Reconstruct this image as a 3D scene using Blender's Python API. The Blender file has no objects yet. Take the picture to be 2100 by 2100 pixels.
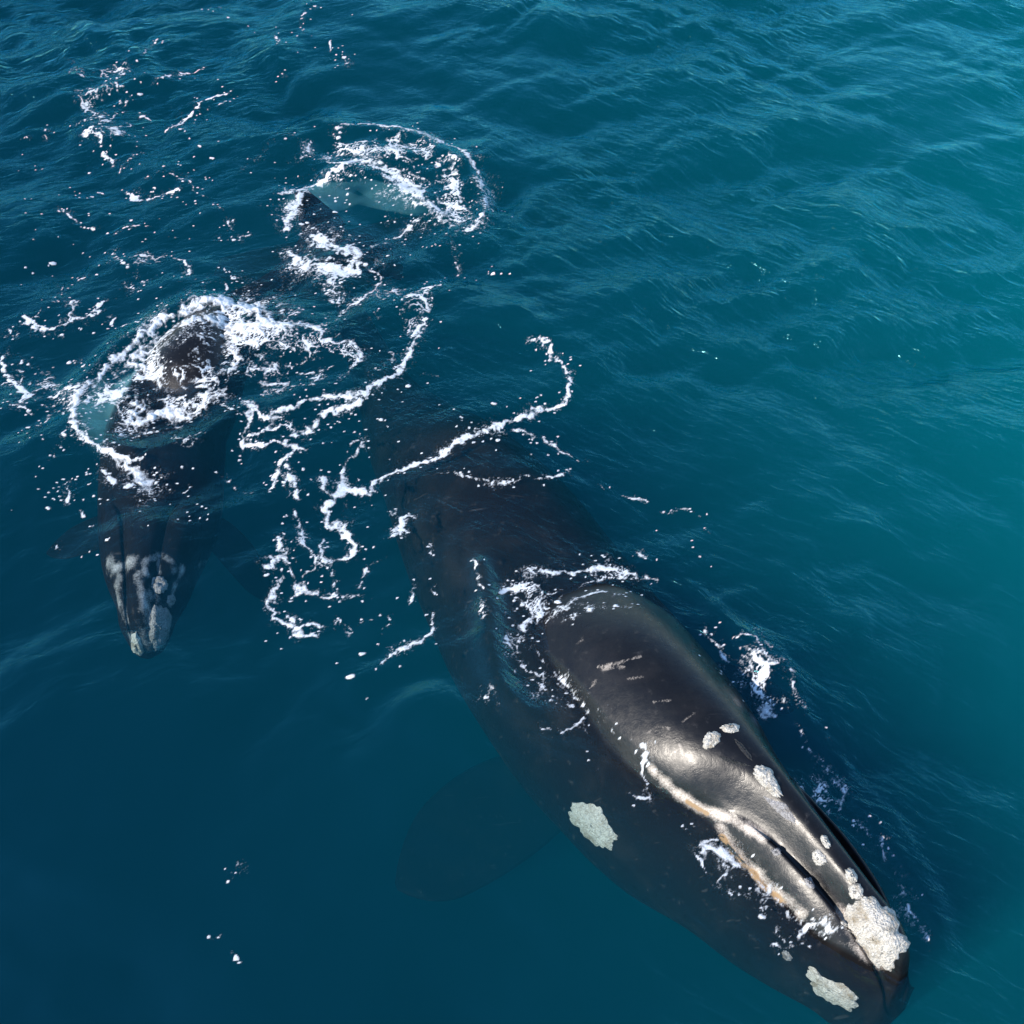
import bpy, math
import numpy as np
from mathutils import Vector
from mathutils.bvhtree import BVHTree

sc = bpy.context.scene
col = sc.collection
rad = math.radians

# ------------------------------------------------------------------ camera
CAM_H, PITCH, FPX = 14.0, rad(52), 2474.0
cam = bpy.data.cameras.new("camera")
camo = bpy.data.objects.new("camera", cam)
col.objects.link(camo)
camo.location = (0, 0, CAM_H)
camo.rotation_euler = (rad(90) - PITCH, 0, 0)
cam.sensor_width = 36
cam.lens = 36 * FPX / 2100
cam.clip_start, cam.clip_end = 0.1, 3000
sc.camera = camo

# ------------------------------------------------------------------ light
SUN_EL, SUN_AZ = 33, 235            # azimuth clockwise from +Y (away from the camera)
SUN = 3.7
SKY = 0.15
EXPOSURE = 1.05
wd = bpy.data.worlds.new("World")
sc.world = wd
wd.use_nodes = True
sky = wd.node_tree.nodes.new('ShaderNodeTexSky')
sky.sky_type = 'NISHITA'
sky.sun_disc = False
sky.sun_elevation = rad(SUN_EL)
sky.sun_rotation = rad(SUN_AZ)
sky.dust_density = 0.0
sky.air_density = 1.35
sky.ozone_density = 6.0
wd.node_tree.links.new(sky.outputs[0], wd.node_tree.nodes['Background'].inputs[0])
wd.node_tree.nodes['Background'].inputs[1].default_value = SKY
sl = bpy.data.lights.new("sun", 'SUN')
sl.energy = SUN
sl.angle = rad(0.6)
sl.color = (1.0, 0.91, 0.80)
so = bpy.data.objects.new("sun", sl)
col.objects.link(so)
sdir = Vector((math.sin(rad(SUN_AZ)) * math.cos(rad(SUN_EL)), math.cos(rad(SUN_AZ)) * math.cos(rad(SUN_EL)), math.sin(rad(SUN_EL))))
so.rotation_euler = sdir.to_track_quat('Z', 'Y').to_euler()
so.location = (-20, -10, 20)
sc.view_settings.view_transform = 'Standard'
sc.view_settings.look = 'None'
sc.view_settings.exposure = EXPOSURE
sc.view_settings.gamma = 1
sc.cycles.max_bounces = 6
sc.cycles.volume_bounces = 0
sc.cycles.transparent_max_bounces = 12
sc.cycles.caustics_reflective = False
sc.cycles.caustics_refractive = False
sc.cycles.use_denoising = True
sc.cycles.sample_clamp_indirect = 4


# ------------------------------------------------------------------ survey helper: photo pixel -> place on a horizontal plane
def place(px, py, z=0.0):
    px = np.asarray(px, float); py = np.asarray(py, float)
    x = (px - 1050) / FPX; y = -(py - 1050) / FPX
    c, s = math.cos(PITCH), math.sin(PITCH)
    dx, dy, dz = x, c + y * s, -s + y * c
    t = (z - CAM_H) / dz
    return dx * t, dy * t


# ------------------------------------------------------------------ noise
def hash2(ix, iy, seed=0):
    h = (ix.astype(np.int64) * 374761393 + iy.astype(np.int64) * 668265263 + seed * 1274126177) & 0xffffffff
    h = ((h ^ (h >> 13)) * 1274126177) & 0xffffffff
    h = ((h ^ (h >> 16)) * 2246822519) & 0xffffffff
    return ((h ^ (h >> 15)) & 0xffffff) / float(0xffffff)


def gnoise(x, y, seed=0):
    ix = np.floor(x); iy = np.floor(y)
    fx = x - ix; fy = y - iy
    ux = fx * fx * fx * (fx * (fx * 6 - 15) + 10); uy = fy * fy * fy * (fy * (fy * 6 - 15) + 10)
    r = []
    for a in (0, 1):
        for b in (0, 1):
            g = hash2(ix + a, iy + b, seed) * 2 * math.pi
            r.append(np.cos(g) * (fx - a) + np.sin(g) * (fy - b))
    n0 = r[0] + (r[1] - r[0]) * uy
    n1 = r[2] + (r[3] - r[2]) * uy
    return (n0 + (n1 - n0) * ux) * 1.5


def fbm(x, y, o=4, seed=0, g=0.5):
    s = 0; a = 1
    for k in range(o):
        s = s + a * gnoise(x, y, seed + k * 17); a *= g; x = x * 2.03 + 5.1; y = y * 2.03 + 1.7
    return s


def worley(x, y, seed=0):
    """distance to the nearest cell point, to the second nearest, and the nearest cell's random value"""
    ix = np.floor(x); iy = np.floor(y)
    f1 = np.full(x.shape, 9.0); f2 = f1.copy(); rid = np.zeros(x.shape)
    for a in (-1, 0, 1):
        for b in (-1, 0, 1):
            cx = ix + a; cy = iy + b
            d = np.hypot(cx + hash2(cx, cy, seed) - x, cy + hash2(cx, cy, seed + 7) - y)
            nr = d < f1
            f2 = np.where(nr, f1, np.minimum(f2, d))
            rid = np.where(nr, hash2(cx, cy, seed + 13), rid)
            f1 = np.where(nr, d, f1)
    return f1, f2, rid


def sstep(a, b, x):
    t = np.clip((x - a) / (b - a), 0, 1)
    return t * t * (3 - 2 * t)


def catmull(pts, n):
    """pts (k,d) -> (n,d) centripetal-ish Catmull-Rom"""
    pts = np.asarray(pts, float)
    k = len(pts)
    t = np.linspace(0, k - 1, n)
    i = np.clip(np.floor(t).astype(int), 0, k - 2)
    f = (t - i)
    f = f.reshape((-1,) + (1,) * (pts.ndim - 1))
    p0 = pts[np.clip(i - 1, 0, k - 1)]; p1 = pts[i]; p2 = pts[i + 1]; p3 = pts[np.clip(i + 2, 0, k - 1)]
    return 0.5 * (2 * p1 + (p2 - p0) * f + (2 * p0 - 5 * p1 + 4 * p2 - p3) * f ** 2 + (3 * p1 - p0 - 3 * p2 + p3) * f ** 3)


# ------------------------------------------------------------------ mesh + material helpers
def mesh_obj(name, verts, faces, mat=None, parent=None, smooth=True, attrs=None):
    me = bpy.data.meshes.new(name)
    verts = np.asarray(verts, np.float32)
    faces = np.asarray(faces, np.int32)
    nf, k = faces.shape
    me.vertices.add(len(verts)); me.vertices.foreach_set('co', verts.ravel())
    me.loops.add(nf * k); me.loops.foreach_set('vertex_index', faces.ravel())
    me.polygons.add(nf)
    me.polygons.foreach_set('loop_start', np.arange(nf, dtype=np.int32) * k)
    me.polygons.foreach_set('loop_total', np.full(nf, k, np.int32))
    me.polygons.foreach_set('use_smooth', np.full(nf, smooth, bool))
    me.update(calc_edges=True)
    for an, av in (attrs or {}).items():
        a = me.attributes.new(an, 'FLOAT', 'POINT')
        a.data.foreach_set('value', np.asarray(av, np.float32).ravel())
    if mat: me.materials.append(mat)
    o = bpy.data.objects.new(name, me)
    col.objects.link(o)
    if parent: o.parent = parent
    return o


def grid_faces(nr, nc, close_c=False):
    r = np.arange(nr - 1)[:, None]
    c = np.arange(nc if close_c else nc - 1)[None, :]
    c2 = (c + 1) % nc
    a = r * nc + c; b = r * nc + c2; d = (r + 1) * nc + c2; e = (r + 1) * nc + c
    return np.stack([a, b, d, e], -1).reshape(-1, 4)


class NT:
    def __init__(self, name):
        self.m = bpy.data.materials.new(name); self.m.use_nodes = True
        self.t = self.m.node_tree
        self.t.nodes.clear()
        self.out = self.t.nodes.new('ShaderNodeOutputMaterial')

    def n(self, kind, **kw):
        nd = self.t.nodes.new('ShaderNode' + kind)
        for k, v in kw.items():
            if k.startswith('_'): setattr(nd, k[1:], v)
            else:
                key = k.replace('__', ' ')
                s = nd.inputs[int(key[1:])] if key[0] == 'i' and key[1:].isdigit() else nd.inputs[key]
                if isinstance(v, bpy.types.NodeSocket): self.t.links.new(v, s)
                else: s.default_value = v
        return nd

    def math(self, op, a, b=0.0, c=0.0, clamp=False):
        return self.n('Math', _operation=op, _use_clamp=clamp, i0=a, i1=b, i2=c).outputs[0]

    def link(self, a, b): self.t.links.new(a, b)

    def ramp(self, fac, stops):
        r = self.n('ValToRGB', Fac=fac)
        e = r.color_ramp.elements
        while len(e) < len(stops): e.new(0.5)
        for k, (p, c) in enumerate(stops):
            e[k].position = p; e[k].color = (*c, 1) if len(c) == 3 else c
        return r.outputs[0]

    def mix(self, fac, a, b, mode='MIX'):
        m = self.t.nodes.new('ShaderNodeMix'); m.data_type = 'RGBA'; m.blend_type = mode
        for v, s in ((fac, m.inputs[0]), (a, m.inputs[6]), (b, m.inputs[7])):
            if isinstance(v, bpy.types.NodeSocket): self.t.links.new(v, s)
            else: s.default_value = v if not isinstance(v, tuple) or len(v) == 4 else (*v, 1)
        return m.outputs[2]


# ------------------------------------------------------------------ materials
def water_material():
    w = NT("sea_water")
    geo = w.n('NewGeometry')
    pos = geo.outputs['Position']
    calm = w.n('Attribute', _attribute_name='chop').outputs['Fac']
    # fine ripples: crests elongated across the wind, warped so they never line up in a pattern
    def ripple(ang, sx, sy, det, dist, rough=0.55):
        ro = w.n('Mapping', Vector=pos, Rotation=(0, 0, rad(ang)))
        mp = w.n('Mapping', Vector=ro.outputs[0], Scale=(sx, sy, 1))
        return w.n('TexNoise', Vector=mp.outputs[0], Scale=1.0, Detail=det, Roughness=rough, Distortion=dist).outputs['Fac']
    a = ripple(33, 1.7, 5.6, 4, 0.7)
    b = ripple(-24, 2.0, 5.6, 4, 0.7)
    c = ripple(20, 8, 15, 2, 0.3)
    left = w.n('MapRange', Value=w.n('SeparateXYZ', Vector=pos).outputs[0], i1=-5.0, i2=2.0).outputs[0]
    ab = w.n('Mix', i0=left, i2=b, i3=a).outputs[0]
    h = w.math('ADD', ab, w.math('MULTIPLY', c, 0.22))
    amp = w.math('MULTIPLY', calm, 0.062)
    bump = w.n('Bump', Strength=1.0, Distance=1.0, Height=w.math('MULTIPLY', h, amp))
    nrm = bump.outputs[0]
    # same transmission for a ray going in or out (the light bends back at the surface, it is never trapped)
    back = geo.outputs['Backfacing']
    fr = w.n('Fresnel', IOR=w.math('ADD', 1.38, w.math('MULTIPLY', back, 1 / 1.38 - 1.38)), Normal=nrm)
    gl = w.n('BsdfGlossy', Color=(0.24, 0.84, 1, 1), Roughness=0.09, Normal=nrm)
    tr = w.n('BsdfTransparent', Color=(1, 1, 1, 1))
    mx = w.n('MixShader', i0=fr.outputs[0], i1=tr.outputs[0], i2=gl.outputs[0])
    w.link(mx.outputs[0], w.out.inputs[0])
    sca = w.n('VolumeScatter', Color=WSCAT, Density=WSD, Anisotropy=-0.6)
    ab_ = w.n('VolumeAbsorption', Color=WABS, Density=WAD)
    ad = w.n('AddShader', i0=sca.outputs[0], i1=ab_.outputs[0])
    w.link(ad.outputs[0], w.out.inputs[1])
    return w.m


WSCAT = (0.0, 0.74, 1.0, 1); WSD = 0.0182
WABS = (0.50, 0.70, 0.70, 1); WAD = 0.50


def foam_material():
    f = NT("sea_foam")
    al = f.n('Attribute', _attribute_name='alpha').outputs['Fac']
    pos = f.n('NewGeometry').outputs['Position']
    nz = f.n('TexNoise', Vector=pos, Scale=36.0, Detail=4.0, Roughness=0.65).outputs['Fac']
    v = f.n('TexVoronoi', Vector=pos, Scale=38.0).outputs['Distance']
    bub = f.math('MULTIPLY', f.math('SUBTRACT', nz, 0.5), 0.55)
    a2 = f.math('ADD', al, f.math('MULTIPLY', bub, f.math('SUBTRACT', 1.15, al)))
    a3 = f.n('MapRange', Value=a2, i1=0.07, i2=0.85).outputs[0]
    colr = f.ramp(nz, [(0.3, (0.42, 0.46, 0.48)), (0.62, (0.68, 0.68, 0.68))])
    bmp = f.n('Bump', Strength=0.35, Distance=0.015, Height=f.math('ADD', nz, f.math('MULTIPLY', v, 0.6)))
    d = f.n('BsdfPrincipled', Base__Color=colr, Roughness=0.6, Normal=bmp.outputs[0])
    d.inputs['Subsurface Weight'].default_value = 0.0
    t = f.n('BsdfTransparent')
    m = f.n('MixShader', i0=a3, i1=t.outputs[0], i2=d.outputs[0])
    f.link(m.outputs[0], f.out.inputs[0])
    return f.m


def skin_material(name, pale=False):
    s = NT(name)
    pos = s.n('TexCoord').outputs['Object']
    n1 = s.n('TexNoise', Vector=pos, Scale=1.3, Detail=6.0, Roughness=0.6, Distortion=0.5).outputs['Fac']
    n2 = s.n('TexNoise', Vector=pos, Scale=7.0, Detail=5.0, Roughness=0.65).outputs['Fac']
    n3 = s.n('TexNoise', Vector=pos, Scale=60.0, Detail=3.0, Roughness=0.7).outputs['Fac']
    base = s.ramp(n1, [(0.3, (0.005, 0.005, 0.006)), (0.52, (0.006, 0.0056, 0.0057)), (0.72, (0.013, 0.0115, 0.0112))])
    base = s.mix(s.n('MapRange', Value=n2, i1=0.60, i2=0.8).outputs[0], base, (0.034, 0.031, 0.030))
    pl = s.n('Attribute', _attribute_name='pale').outputs['Fac']
    pm = s.n('MapRange', Value=s.math('ADD', pl, s.math('MULTIPLY', s.math('SUBTRACT', s.math('ADD', n2, s.math('MULTIPLY', n3, 0.7)), 0.85), 1.0)), i1=0.25, i2=0.95).outputs[0]
    palec = s.ramp(n3, [(0.35, (0.22, 0.23, 0.23)), (0.6, (0.42, 0.42, 0.41))] if pale else [(0.35, (0.30, 0.24, 0.19)), (0.6, (0.50, 0.44, 0.38))])
    base = s.mix(pm, base, palec)
    tn = s.n('Attribute', _attribute_name='tan').outputs['Fac']
    tm = s.n('MapRange', Value=s.math('ADD', tn, s.math('MULTIPLY', s.math('SUBTRACT', n2, 0.5), 1.2)), i1=0.45, i2=0.75).outputs[0]
    base = s.mix(tm, base, (0.26, 0.17, 0.09))
    # thin pale scratches
    mp = s.n('Mapping', Vector=pos, Rotation=(0, 0, rad(20)), Scale=(1.2, 14, 4))
    sn = s.n('TexNoise', Vector=mp.outputs[0], Scale=1.0, Detail=2.0, Distortion=0.4).outputs['Fac']
    scr = s.n('MapRange', Value=sn, i1=0.70, i2=0.76).outputs[0]
    base = s.mix(s.math('MULTIPLY', scr, 0.12), base, (0.17, 0.15, 0.14))
    rough = s.n('MapRange', Value=n2, i1=0.3, i2=0.7, i3=0.22, i4=0.42).outputs[0]
    hgt = s.math('ADD', s.math('MULTIPLY', n3, 0.16), n2)
    bmp = s.n('Bump', Strength=0.16, Distance=0.04, Height=hgt)
    # skin in air shines, skin under water hardly reflects (its index is close to that of water)
    zz = s.n('SeparateXYZ', Vector=s.n('NewGeometry').outputs['Position']).outputs[2]
    air = s.n('MapRange', Value=zz, i1=-0.03, i2=0.03).outputs[0]
    p = s.n('BsdfPrincipled', Base__Color=base, Roughness=rough, Normal=bmp.outputs[0], IOR=s.math('ADD', 1.06, s.math('MULTIPLY', air, 0.25)))
    s.link(s.math('MULTIPLY', air, 0.08), p.inputs['Coat Weight'])
    p.inputs['Coat Roughness'].default_value = 0.32
    s.link(p.outputs[0], s.out.inputs[0])
    return s.m


def callosity_material(name, lo, hi):
    s = NT(name)
    pos = s.n('TexCoord').outputs['Object']
    n = s.n('TexNoise', Vector=pos, Scale=30.0, Detail=6.0, Roughness=0.7).outputs['Fac']
    v = s.n('TexVoronoi', Vector=pos, Scale=34.0).outputs['Distance']
    fg = s.n('TexNoise', Vector=pos, Scale=75.0, Detail=4.0, Roughness=0.7).outputs['Fac']
    c = s.ramp(s.math('ADD', s.math('MULTIPLY', n, .5), s.math('MULTIPLY', fg, .5)), [(0.36, tuple(x * 0.3 for x in lo)), (0.45, lo), (0.6, hi)])
    big = s.n('TexNoise', Vector=pos, Scale=6.0, Detail=4.0, Roughness=0.6).outputs['Fac']
    c = s.mix(s.n('MapRange', Value=big, i1=0.5, i2=0.68).outputs[0], c, tuple(x * k for x, k in zip(lo, (.62, .55, .45))))
    b = s.n('Bump', Strength=1.0, Distance=0.03, Height=s.math('ADD', n, s.math('MULTIPLY', v, 0.7)))
    p = s.n('BsdfPrincipled', Base__Color=c, Roughness=0.8, Normal=b.outputs[0])
    s.link(p.outputs[0], s.out.inputs[0])
    return s.m


M_WATER = water_material()
M_FOAM = foam_material()
M_SKIN = skin_material("whale_skin")
M_CSKIN = skin_material("calf_skin", True)
M_CALL = callosity_material("callosity", (0.40, 0.37, 0.32), (0.62, 0.58, 0.51))
M_CALLG = callosity_material("grey_callosity", (0.20, 0.19, 0.185), (0.36, 0.34, 0.33))
M_SLIT = callosity_material("blowhole_slit", (0.008, 0.008, 0.009), (0.014, 0.013, 0.013))


# ------------------------------------------------------------------ water height
def stroke_dist(X, Y, pts, pad):
    """distance to a polyline given in world xy with per-point width/strength columns; returns dist, interpolated values, arclength"""
    pts = np.asarray(pts, float)
    D = np.full(X.shape, 1e3); V = np.zeros(X.shape + (pts.shape[1] - 2,)); S = np.zeros(X.shape)
    acc = 0.0
    for a, b in zip(pts[:-1], pts[1:]):
        L = math.hypot(b[0] - a[0], b[1] - a[1]) + 1e-9
        m = (X > min(a[0], b[0]) - pad) & (X < max(a[0], b[0]) + pad) & (Y > min(a[1], b[1]) - pad) & (Y < max(a[1], b[1]) + pad)
        if m.any():
            x = X[m] - a[0]; y = Y[m] - a[1]
            t = np.clip((x * (b[0] - a[0]) + y * (b[1] - a[1])) / L ** 2, 0, 1)
            d = np.hypot(x - t * (b[0] - a[0]), y - t * (b[1] - a[1]))
            cur = D[m]; better = d < cur
            cur[better] = d[better]; D[m] = cur
            v = V[m]; v[better] = (a[2:] + (b[2:] - a[2:]) * t[:, None])[better]; V[m] = v
            s = S[m]; s[better] = acc + t[better] * L; S[m] = s
        acc += L
    return D, V, S


rng = np.random.RandomState(5)
WAVES = []
for k in range(46):
    lam = 0.45 * (9.0 / 0.45) ** rng.rand()
    ang = rad(-62 + rng.normal() * 24)        # direction of travel of the main sea
    if rng.rand() < 0.3: ang = rad(-110 + rng.normal() * 22)
    WAVES.append((lam, ang, rng.rand() * 6.28, 0.0105 * lam ** 0.95 * (0.5 + rng.rand())))


def chop(X, Y):
    """how lively the surface is: calm slick at the near left, livelier away to the far right"""
    px = X / np.maximum(Y, 1) ; 
    c = sstep(2.0, 15.0, Y + 0.5 * X)
    c2 = 0.38 + 0.62 * c
    c2 = c2 * (0.8 + 0.5 * fbm(X * 0.16, Y * 0.16, 3, 41))
    return np.clip(c2, 0.15, 1.4)


# raised or hollowed water along the whales: pixel x, y, height, width
RIDGES = [
    [(985, 1160, .10, .16), (1000, 1240, .16, .2), (1003, 1330, .16, .22), (1030, 1420, .14, .2), (1090, 1465, .08, .2), (1180, 1475, .0, .2)],
    [(250, 940, .05, .3), (170, 880, .10, .25), (165, 800, .10, .25), (260, 700, .14, .3), (400, 630, .22, .35), (520, 650, .12, .3)],
    [(250, 930, .10, .22), (330, 935, .16, .25), (430, 905, .10, .25), (470, 850, .04, .2)],
    [(690, 265, .05, .2), (800, 270, .08, .2), (900, 310, .10, .2), (985, 390, .10, .2), (985, 460, .05, .2)],
    [(600, 400, .08, .2), (700, 350, .10, .22), (800, 380, .10, .22), (900, 440, .08, .2)],
    [(1500, 1290, .0, .15), (1570, 1350, .07, .2), (1640, 1470, .07, .2), (1600, 1560, 0, .2)],
    [(1640, 1530, .0, .10), (1730, 1600, .05, .12), (1810, 1700, .06, .12), (1900, 1830, .06, .12), (1925, 1950, .06, .12), (1860, 2060, 0, .12)],
    [(1600, 1440, .0, .10), (1700, 1530, .04, .10), (1800, 1640, .04, .10), (1890, 1760, .03, .10), (1950, 1900, .03, .10), (1940, 2000, 0, .10)],
    [(1330, 1140, .0, .12), (1430, 1220, .05, .12), (1530, 1330, .05, .12), (1600, 1440, .0, .12)],
    [(1030, 1480, .0, .10), (1110, 1530, .04, .10), (1220, 1560, .03, .10), (1300, 1620, .0, .10)],
    [(800, 900, .04, .25), (920, 870, .06, .25), (1050, 840, .05, .2), (1160, 800, .03, .2)],
    [(760, 1000, .06, .25), (880, 970, .08, .25), (1050, 960, .06, .25), (1180, 990, .03, .2)],
]
RIDGES_W = []
for r in RIDGES:
    r = np.array(r, float)
    x, y = place(r[:, 0], r[:, 1])
    RIDGES_W.append(catmull(np.stack([x, y, r[:, 2], r[:, 3]], 1), len(r) * 6))


def water_h(X, Y):
    c = chop(X, Y)
    far = np.hypot(X, Y - 13)
    fade = 1 - sstep(40, 90, far)
    wx = X + 0.35 * fbm(X * 0.4, Y * 0.4, 2, 3); wy = Y + 0.35 * fbm(X * 0.4 + 9, Y * 0.4, 2, 5)
    h = np.zeros_like(X)
    for lam, ang, ph, amp in WAVES:
        k = 2 * math.pi / lam
        p = k * (wx * math.cos(ang) + wy * math.sin(ang)) + ph
        w = np.sin(p)
        g = c if lam < 3 else 0.35 + 0.65 * c
        if lam > 1.2: amp = amp * (1.3 if lam < 4.2 else .6)
        h += amp * (w + 0.22 * np.cos(2 * p)) * g * (fade if lam < 5 else 1)
    h *= 0.8
    D, V_, S_ = stroke_dist(X, Y, [(-2, 14.5, 0), (-.25, 11.5, 0), (.6, 10.05, 0), (1.45, 8.5, 0), (2.8, 6.5, 0), (4.4, 4.3, 0)], 3.2)
    h = h * (1 - .65 * np.exp(-(D / 1.7) ** 2))            # the big bodies flatten the water over them
    for r in RIDGES_W:
        D, V, S = stroke_dist(X, Y, r, 0.9)
        ok = D < 0.9
        w = np.maximum(V[..., 1], .05)
        h = h + np.where(ok, V[..., 0] * np.exp(-(D / w) ** 2), 0)
    return h


def axis(lo, hi, step, reach, grow=1.17):
    a = list(np.arange(lo, hi + step / 2, step))
    s = step
    while a[-1] < reach: s *= grow; a.append(a[-1] + s)
    s = step
    while a[0] > -reach: s *= grow; a.insert(0, a[0] - s)
    return np.array(a)


gx = axis(-12.0, 12.0, 0.045, 900)
gy = axis(2.6, 27.0, 0.045, 900)
X, Y = np.meshgrid(gx, gy)
Z = water_h(X, Y)
C = chop(X, Y)
nr, nc = X.shape
V = np.stack([X, Y, Z], -1).reshape(-1, 3)
F = grid_faces(nr, nc)
DEPTH = -40.0
ring = np.concatenate([np.arange(nc), np.arange(1, nr) * nc + nc - 1, (nr - 1) * nc + np.arange(nc - 2, -1, -1), np.arange(nr - 2, 0, -1) * nc])
low = V[ring].copy(); low[:, 2] = DEPTH
base = len(V)
nring = len(ring)
i = np.arange(nring); j = (i + 1) % nring
side = np.stack([ring[i], base + i, base + j, ring[j]], 1)
V = np.concatenate([V, low, [[0, 0, DEPTH]]])
# bottom as quads around a centre vertex (pairs of ring edges)
cidx = len(V) - 1
ev = np.arange(0, nring - 1, 2)
bot = np.stack([np.full(len(ev), cidx), base + (ev + 2) % nring, base + ev + 1, base + ev], 1)
F = np.concatenate([F, side, bot])
CH = np.concatenate([C.ravel(), np.zeros(nring + 1)])
water = mesh_obj("water", V, F, M_WATER, attrs={'chop': CH})
water['kind'] = 'structure'
water['label'] = 'deep teal sea with long ripples and small waves'


# ------------------------------------------------------------------ whales: one lofted skin each
def loft(path, stations, nring_pts, nlen, roll=None):
    """path: (k,2) world xy of the body axis per station (snout last); stations: per station a list of (u,z) pairs from
    crest to keel for the near side, or a pair of such lists (near, far)."""
    k = len(path)
    prof = []
    for st in stations:
        near, farr = st if isinstance(st[0], list) else (st, st)
        near = np.array(near, float); farr = np.array(farr, float)
        loop = np.concatenate([near, (farr * [-1, 1])[-2:0:-1]])
        prof.append(loop)
    prof = np.array(prof)                                  # k, m, 2
    m = prof.shape[1]
    if roll is not None:
        for q in range(k):
            a = rad(roll[q]); zc = -0.9
            u = prof[q, :, 0].copy(); z = prof[q, :, 1] - zc
            prof[q, :, 0] = u * math.cos(a) - z * math.sin(a); prof[q, :, 1] = u * math.sin(a) + z * math.cos(a) + zc
    P = catmull(np.asarray(path, float), nlen)
    PR = catmull(prof, nlen)                                # nlen, m, 2
    # around the ring
    wrap = np.concatenate([PR[:, -1:], PR, PR[:, :2]], 1).transpose(1, 0, 2)
    t = np.linspace(0, m, nring_pts, endpoint=False)
    i = np.floor(t).astype(int); f = (t - i)[:, None, None]
    p0, p1, p2, p3 = wrap[i], wrap[i + 1], wrap[i + 2], wrap[np.minimum(i + 3, m + 2)]
    p3[i == m - 1] = wrap[2]
    R = 0.5 * (2 * p1 + (p2 - p0) * f + (2 * p0 - 5 * p1 + 4 * p2 - p3) * f ** 2 + (3 * p1 - p0 - 3 * p2 + p3) * f ** 3)
    tm = np.minimum(t, m - t)                               # round the crest and shoulders, keep the lip furrow crisp
    wgt = np.clip((2.6 - tm) / .5, 0, 1)[:, None, None]
    for _k in range(34):
        R = R + wgt * (.25 * np.roll(R, 1, 0) + .25 * np.roll(R, -1, 0) - .5 * R)
    R = R.transpose(1, 0, 2)                                # nlen, nring, 2
    T = np.gradient(P, axis=0); T /= np.linalg.norm(T, axis=1, keepdims=True)
    N = np.stack([T[:, 1], -T[:, 0]], 1)                    # near side = right of travel direction
    XY = P[:, None, :] + R[..., :1] * N[:, None, :]
    vz = R[..., 1:]
    Vv = np.concatenate([XY, vz], -1)
    return Vv, P, t


def flipper(root, direction, length, chord, thick, droop, sweep, n=26, m=20):
    """paddle shaped flipper as a closed lofted surface; returns verts, faces"""
    d = np.array([*direction, 0.0]); d /= np.linalg.norm(d)
    side = np.array([-d[1], d[0], 0.0])
    vs = []
    for a in range(n):
        s = a / (n - 1)
        c = chord * (0.60 + 1.35 * s - 1.45 * s ** 2) * (1 if s < .7 else max(0.03, 1 - ((s - .7) / .3) ** 2.2) ** .6)
        cen = np.array(root) + d * length * s + np.array([0, 0, -droop * s ** 1.3]) + side * sweep * s ** 2
        for b in range(m):
            th = 2 * math.pi * b / m
            vs.append(cen + side * (c * 0.5 * math.cos(th)) + np.array([0, 0, thick * (1 - .75 * s) * math.sin(th) * 0.5]))
    vs = np.array(vs)
    return vs, grid_faces(n, m, True)


def fluke(center, heading, span, chord, tip_dz=(0, 0), thick=0.16, n=41, m=14):
    """whale flukes: two swept lobes with a notch; heading = direction the tail points"""
    h = np.array([*heading, 0.0]); h /= np.linalg.norm(h)
    s_ = np.array([-h[1], h[0], 0.0])
    vs = []
    for a in range(n):
        q = -1 + 2 * a / (n - 1); s = abs(q)
        lead = -0.62 * chord + 1.05 * chord * s ** 1.5            # leading edge sweeps back
        trail = chord * (0.30 + 0.42 * min(s * 5, 1) + 0.05 * math.sin(s * 3.1)) - .1 * chord * (1 - s) ** 8
        trail = trail if s < .9 else trail + (lead + .02 - trail) * ((s - .9) / .1) ** 1.5
        mid, c = (lead + trail) / 2, max(trail - lead, .02)
        dz = (tip_dz[0] if q < 0 else tip_dz[1]) * s ** 1.6
        for b in range(m):
            th = 2 * math.pi * b / m
            vs.append(np.array(center) + s_ * (q * span / 2) + h * (mid + c * .5 * math.cos(th)) + np.array([0, 0, dz + thick * .5 * (1 - .85 * s) * math.sin(th)]))
    return np.array(vs), grid_faces(n, m, True)


def combine(parts):
    vs, fs, off = [], [], 0
    for v, f in parts:
        vs.append(v); fs.append(f + off); off += len(v)
    return np.concatenate(vs), np.concatenate(fs)


def ell(a, zt, zb, zc=None, wl=None):
    """round body half profile crest -> keel, 8 points, half width a"""
    zc = (zt + zb) / 2 if zc is None else zc
    out = []
    for th in (0, 24, 42, 52, 66, 92, 138, 180):
        t = rad(th)
        out.append((a * math.sin(t) ** 0.95 if th < 90 else a * math.sin(t), zc + ((zt - zc) if th <= 90 else (zc - zb)) * math.cos(t)))
    out[0] = (0, zt); out[-1] = (0, zb)
    return out


def finish_body(name, Vv, extra, mat, parent, attrs_fn=None):
    nl, nr_, _ = Vv.shape
    v = Vv.reshape(-1, 3)
    f = grid_faces(nl, nr_, True)
    # caps
    c0 = Vv[0].mean(0); c1 = Vv[-1].mean(0)
    b = len(v)
    v = np.concatenate([v, [c0, c1]])
    ii = np.arange(0, nr_, 2)
    cap0 = np.stack([np.full(len(ii), b), (ii + 2) % nr_, ii + 1, ii], 1)
    o = (nl - 1) * nr_
    cap1 = np.stack([np.full(len(ii), b + 1), o + ii, o + ii + 1, o + (ii + 2) % nr_], 1)
    f = np.concatenate([f, cap0, cap1])
    v, f = combine([(v, f)] + extra)
    return v, f


def empty(name, loc, label, cat):
    e = bpy.data.objects.new(name, None)
    e.location = loc; e.empty_display_size = 0.5
    col.objects.link(e)
    e['label'] = label; e['category'] = cat
    return e


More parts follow.
